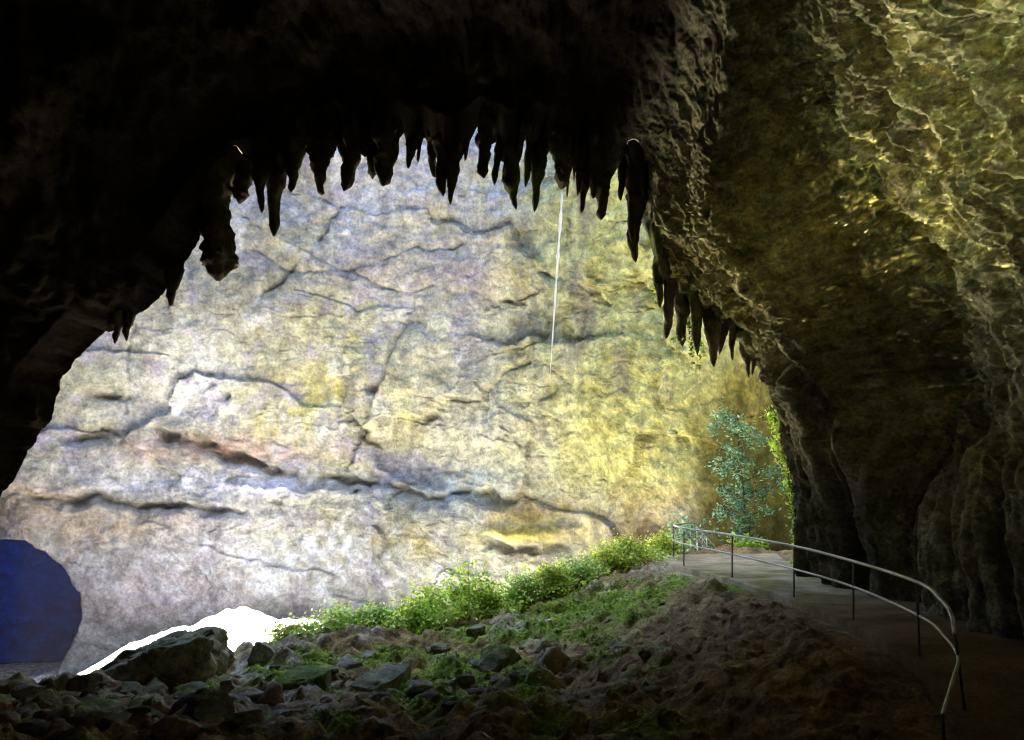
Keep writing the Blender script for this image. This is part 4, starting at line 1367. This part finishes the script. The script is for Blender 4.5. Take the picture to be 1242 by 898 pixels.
# moss carpet blades and ground leaves
r = np.random.default_rng(93)
N0 = 60000
xs = r.uniform(-9, 6, N0)
ysr = r.uniform(13, 33, N0)
zs = base_z(xs, ysr)
mk = moss_mask(xs, ysr, zs)
dpt, _ = path_dist(xs, ysr)
keep = (r.random(N0) < np.clip(mk - 0.25, 0, 1) * 1.2) & (dpt > 0.1)
xs, ysr = xs[keep], ysr[keep]
zs = ground_parts(xs, ysr)[0]
V, f, cc = leaves(np.stack([xs, ysr, zs + 0.015], -1), 0.042, r, 0.5, ((0.24, 0.40, 0.03), (0.30, 0.46, 0.04), (0.17, 0.29, 0.03), (0.36, 0.46, 0.06)), aspect=0.6)
o = raw_mesh("moss", V, f, M_MOSS, cc, smooth=False)
tag(o, "green moss and tiny ferns carpeting the mound", "moss", kind="stuff")

# fallen leaves and pale chips strewn on the mound
N1 = 160
xs = r.uniform(-9, 6, N1)
ysr = r.uniform(13, 29, N1)
dpt, _ = path_dist(xs, ysr)
xs, ysr = xs[dpt > 0.2], ysr[dpt > 0.2]
zs = ground_parts(xs, ysr)[0]
V, f, cc = leaves(np.stack([xs, ysr, zs + 0.03], -1), 0.035, r, 1.2, ((0.5, 0.5, 0.42), (0.6, 0.6, 0.5), (0.35, 0.34, 0.2)), aspect=0.7)
o = raw_mesh("leaf_litter", V, f, M_MOSS, cc, smooth=False)
tag(o, "pale fallen leaves strewn over the mound", "leaf litter", kind="stuff")

# ------------------------------------------------------------------ moist air
hz = bpy.data.materials.new("moist air")
hz.use_nodes = True
hz.node_tree.nodes.remove(hz.node_tree.nodes["Principled BSDF"])
pv = hz.node_tree.nodes.new("ShaderNodeVolumePrincipled")
pv.inputs["Density"].default_value = 0.00015
pv.inputs["Color"].default_value = (0.93, 0.95, 1.0, 1)
pv.inputs["Anisotropy"].default_value = 0.3
hz.node_tree.links.new(pv.outputs[0], hz.node_tree.nodes["Material Output"].inputs["Volume"])
bx = np.array([[x_, y_, z_] for x_ in (-75.0, 45.0) for y_ in (-45.0, 105.0) for z_ in (-24.0, 44.0)])
o = raw_mesh("haze", bx, np.array([[0, 1, 3, 2], [4, 6, 7, 5], [0, 4, 5, 1], [2, 3, 7, 6], [0, 2, 6, 4], [1, 5, 7, 3]]), hz, smooth=False)
tag(o, "moist haze filling the cave and the shaft", "haze", kind="stuff")

# ------------------------------------------------------------------ light
SUN_EL, SUN_AZ = math.radians(86), math.radians(184)      # azimuth from +Y towards +X
sd = Vector((math.sin(SUN_AZ) * math.cos(SUN_EL), math.cos(SUN_AZ) * math.cos(SUN_EL), math.sin(SUN_EL)))
sun = bpy.data.lights.new("sun", 'SUN')
sun.energy = 5.0
sun.angle = math.radians(0.53)
sun.color = (1.0, 0.94, 0.84)
so_ = bpy.data.objects.new("sun", sun)
C.objects.link(so_)
so_.rotation_euler = sd.to_track_quat('Z', 'Y').to_euler()
so_.location = (0, 50, 80)

world = bpy.data.worlds.new("World")
scene.world = world
world.use_nodes = True
nt = world.node_tree
bg = nt.nodes["Background"]
sky = nt.nodes.new("ShaderNodeTexSky")
sky.sky_type = 'NISHITA'
sky.sun_disc = False
sky.sun_elevation = SUN_EL
sky.sun_rotation = SUN_AZ
nt.links.new(sky.outputs[0], bg.inputs[0])
bg.inputs[1].default_value = 0.15

vs_ = scene.view_settings
vs_.view_transform = 'Standard'
vs_.look = 'None'
vs_.gamma = 1
vs_.exposure = 4.7
vs_.use_curve_mapping = False

scene.render.engine = 'CYCLES'
cy = scene.cycles
cy.use_denoising = True
cy.max_bounces = 8
cy.diffuse_bounces = 6
cy.transmission_bounces = 4
cy.glossy_bounces = 2
cy.sample_clamp_indirect = 1.5
cy.use_adaptive_sampling = False
scene.cycles.filter_width = 1.2
cy.caustics_reflective = False
cy.caustics_refractive = False
cy.use_guiding = True
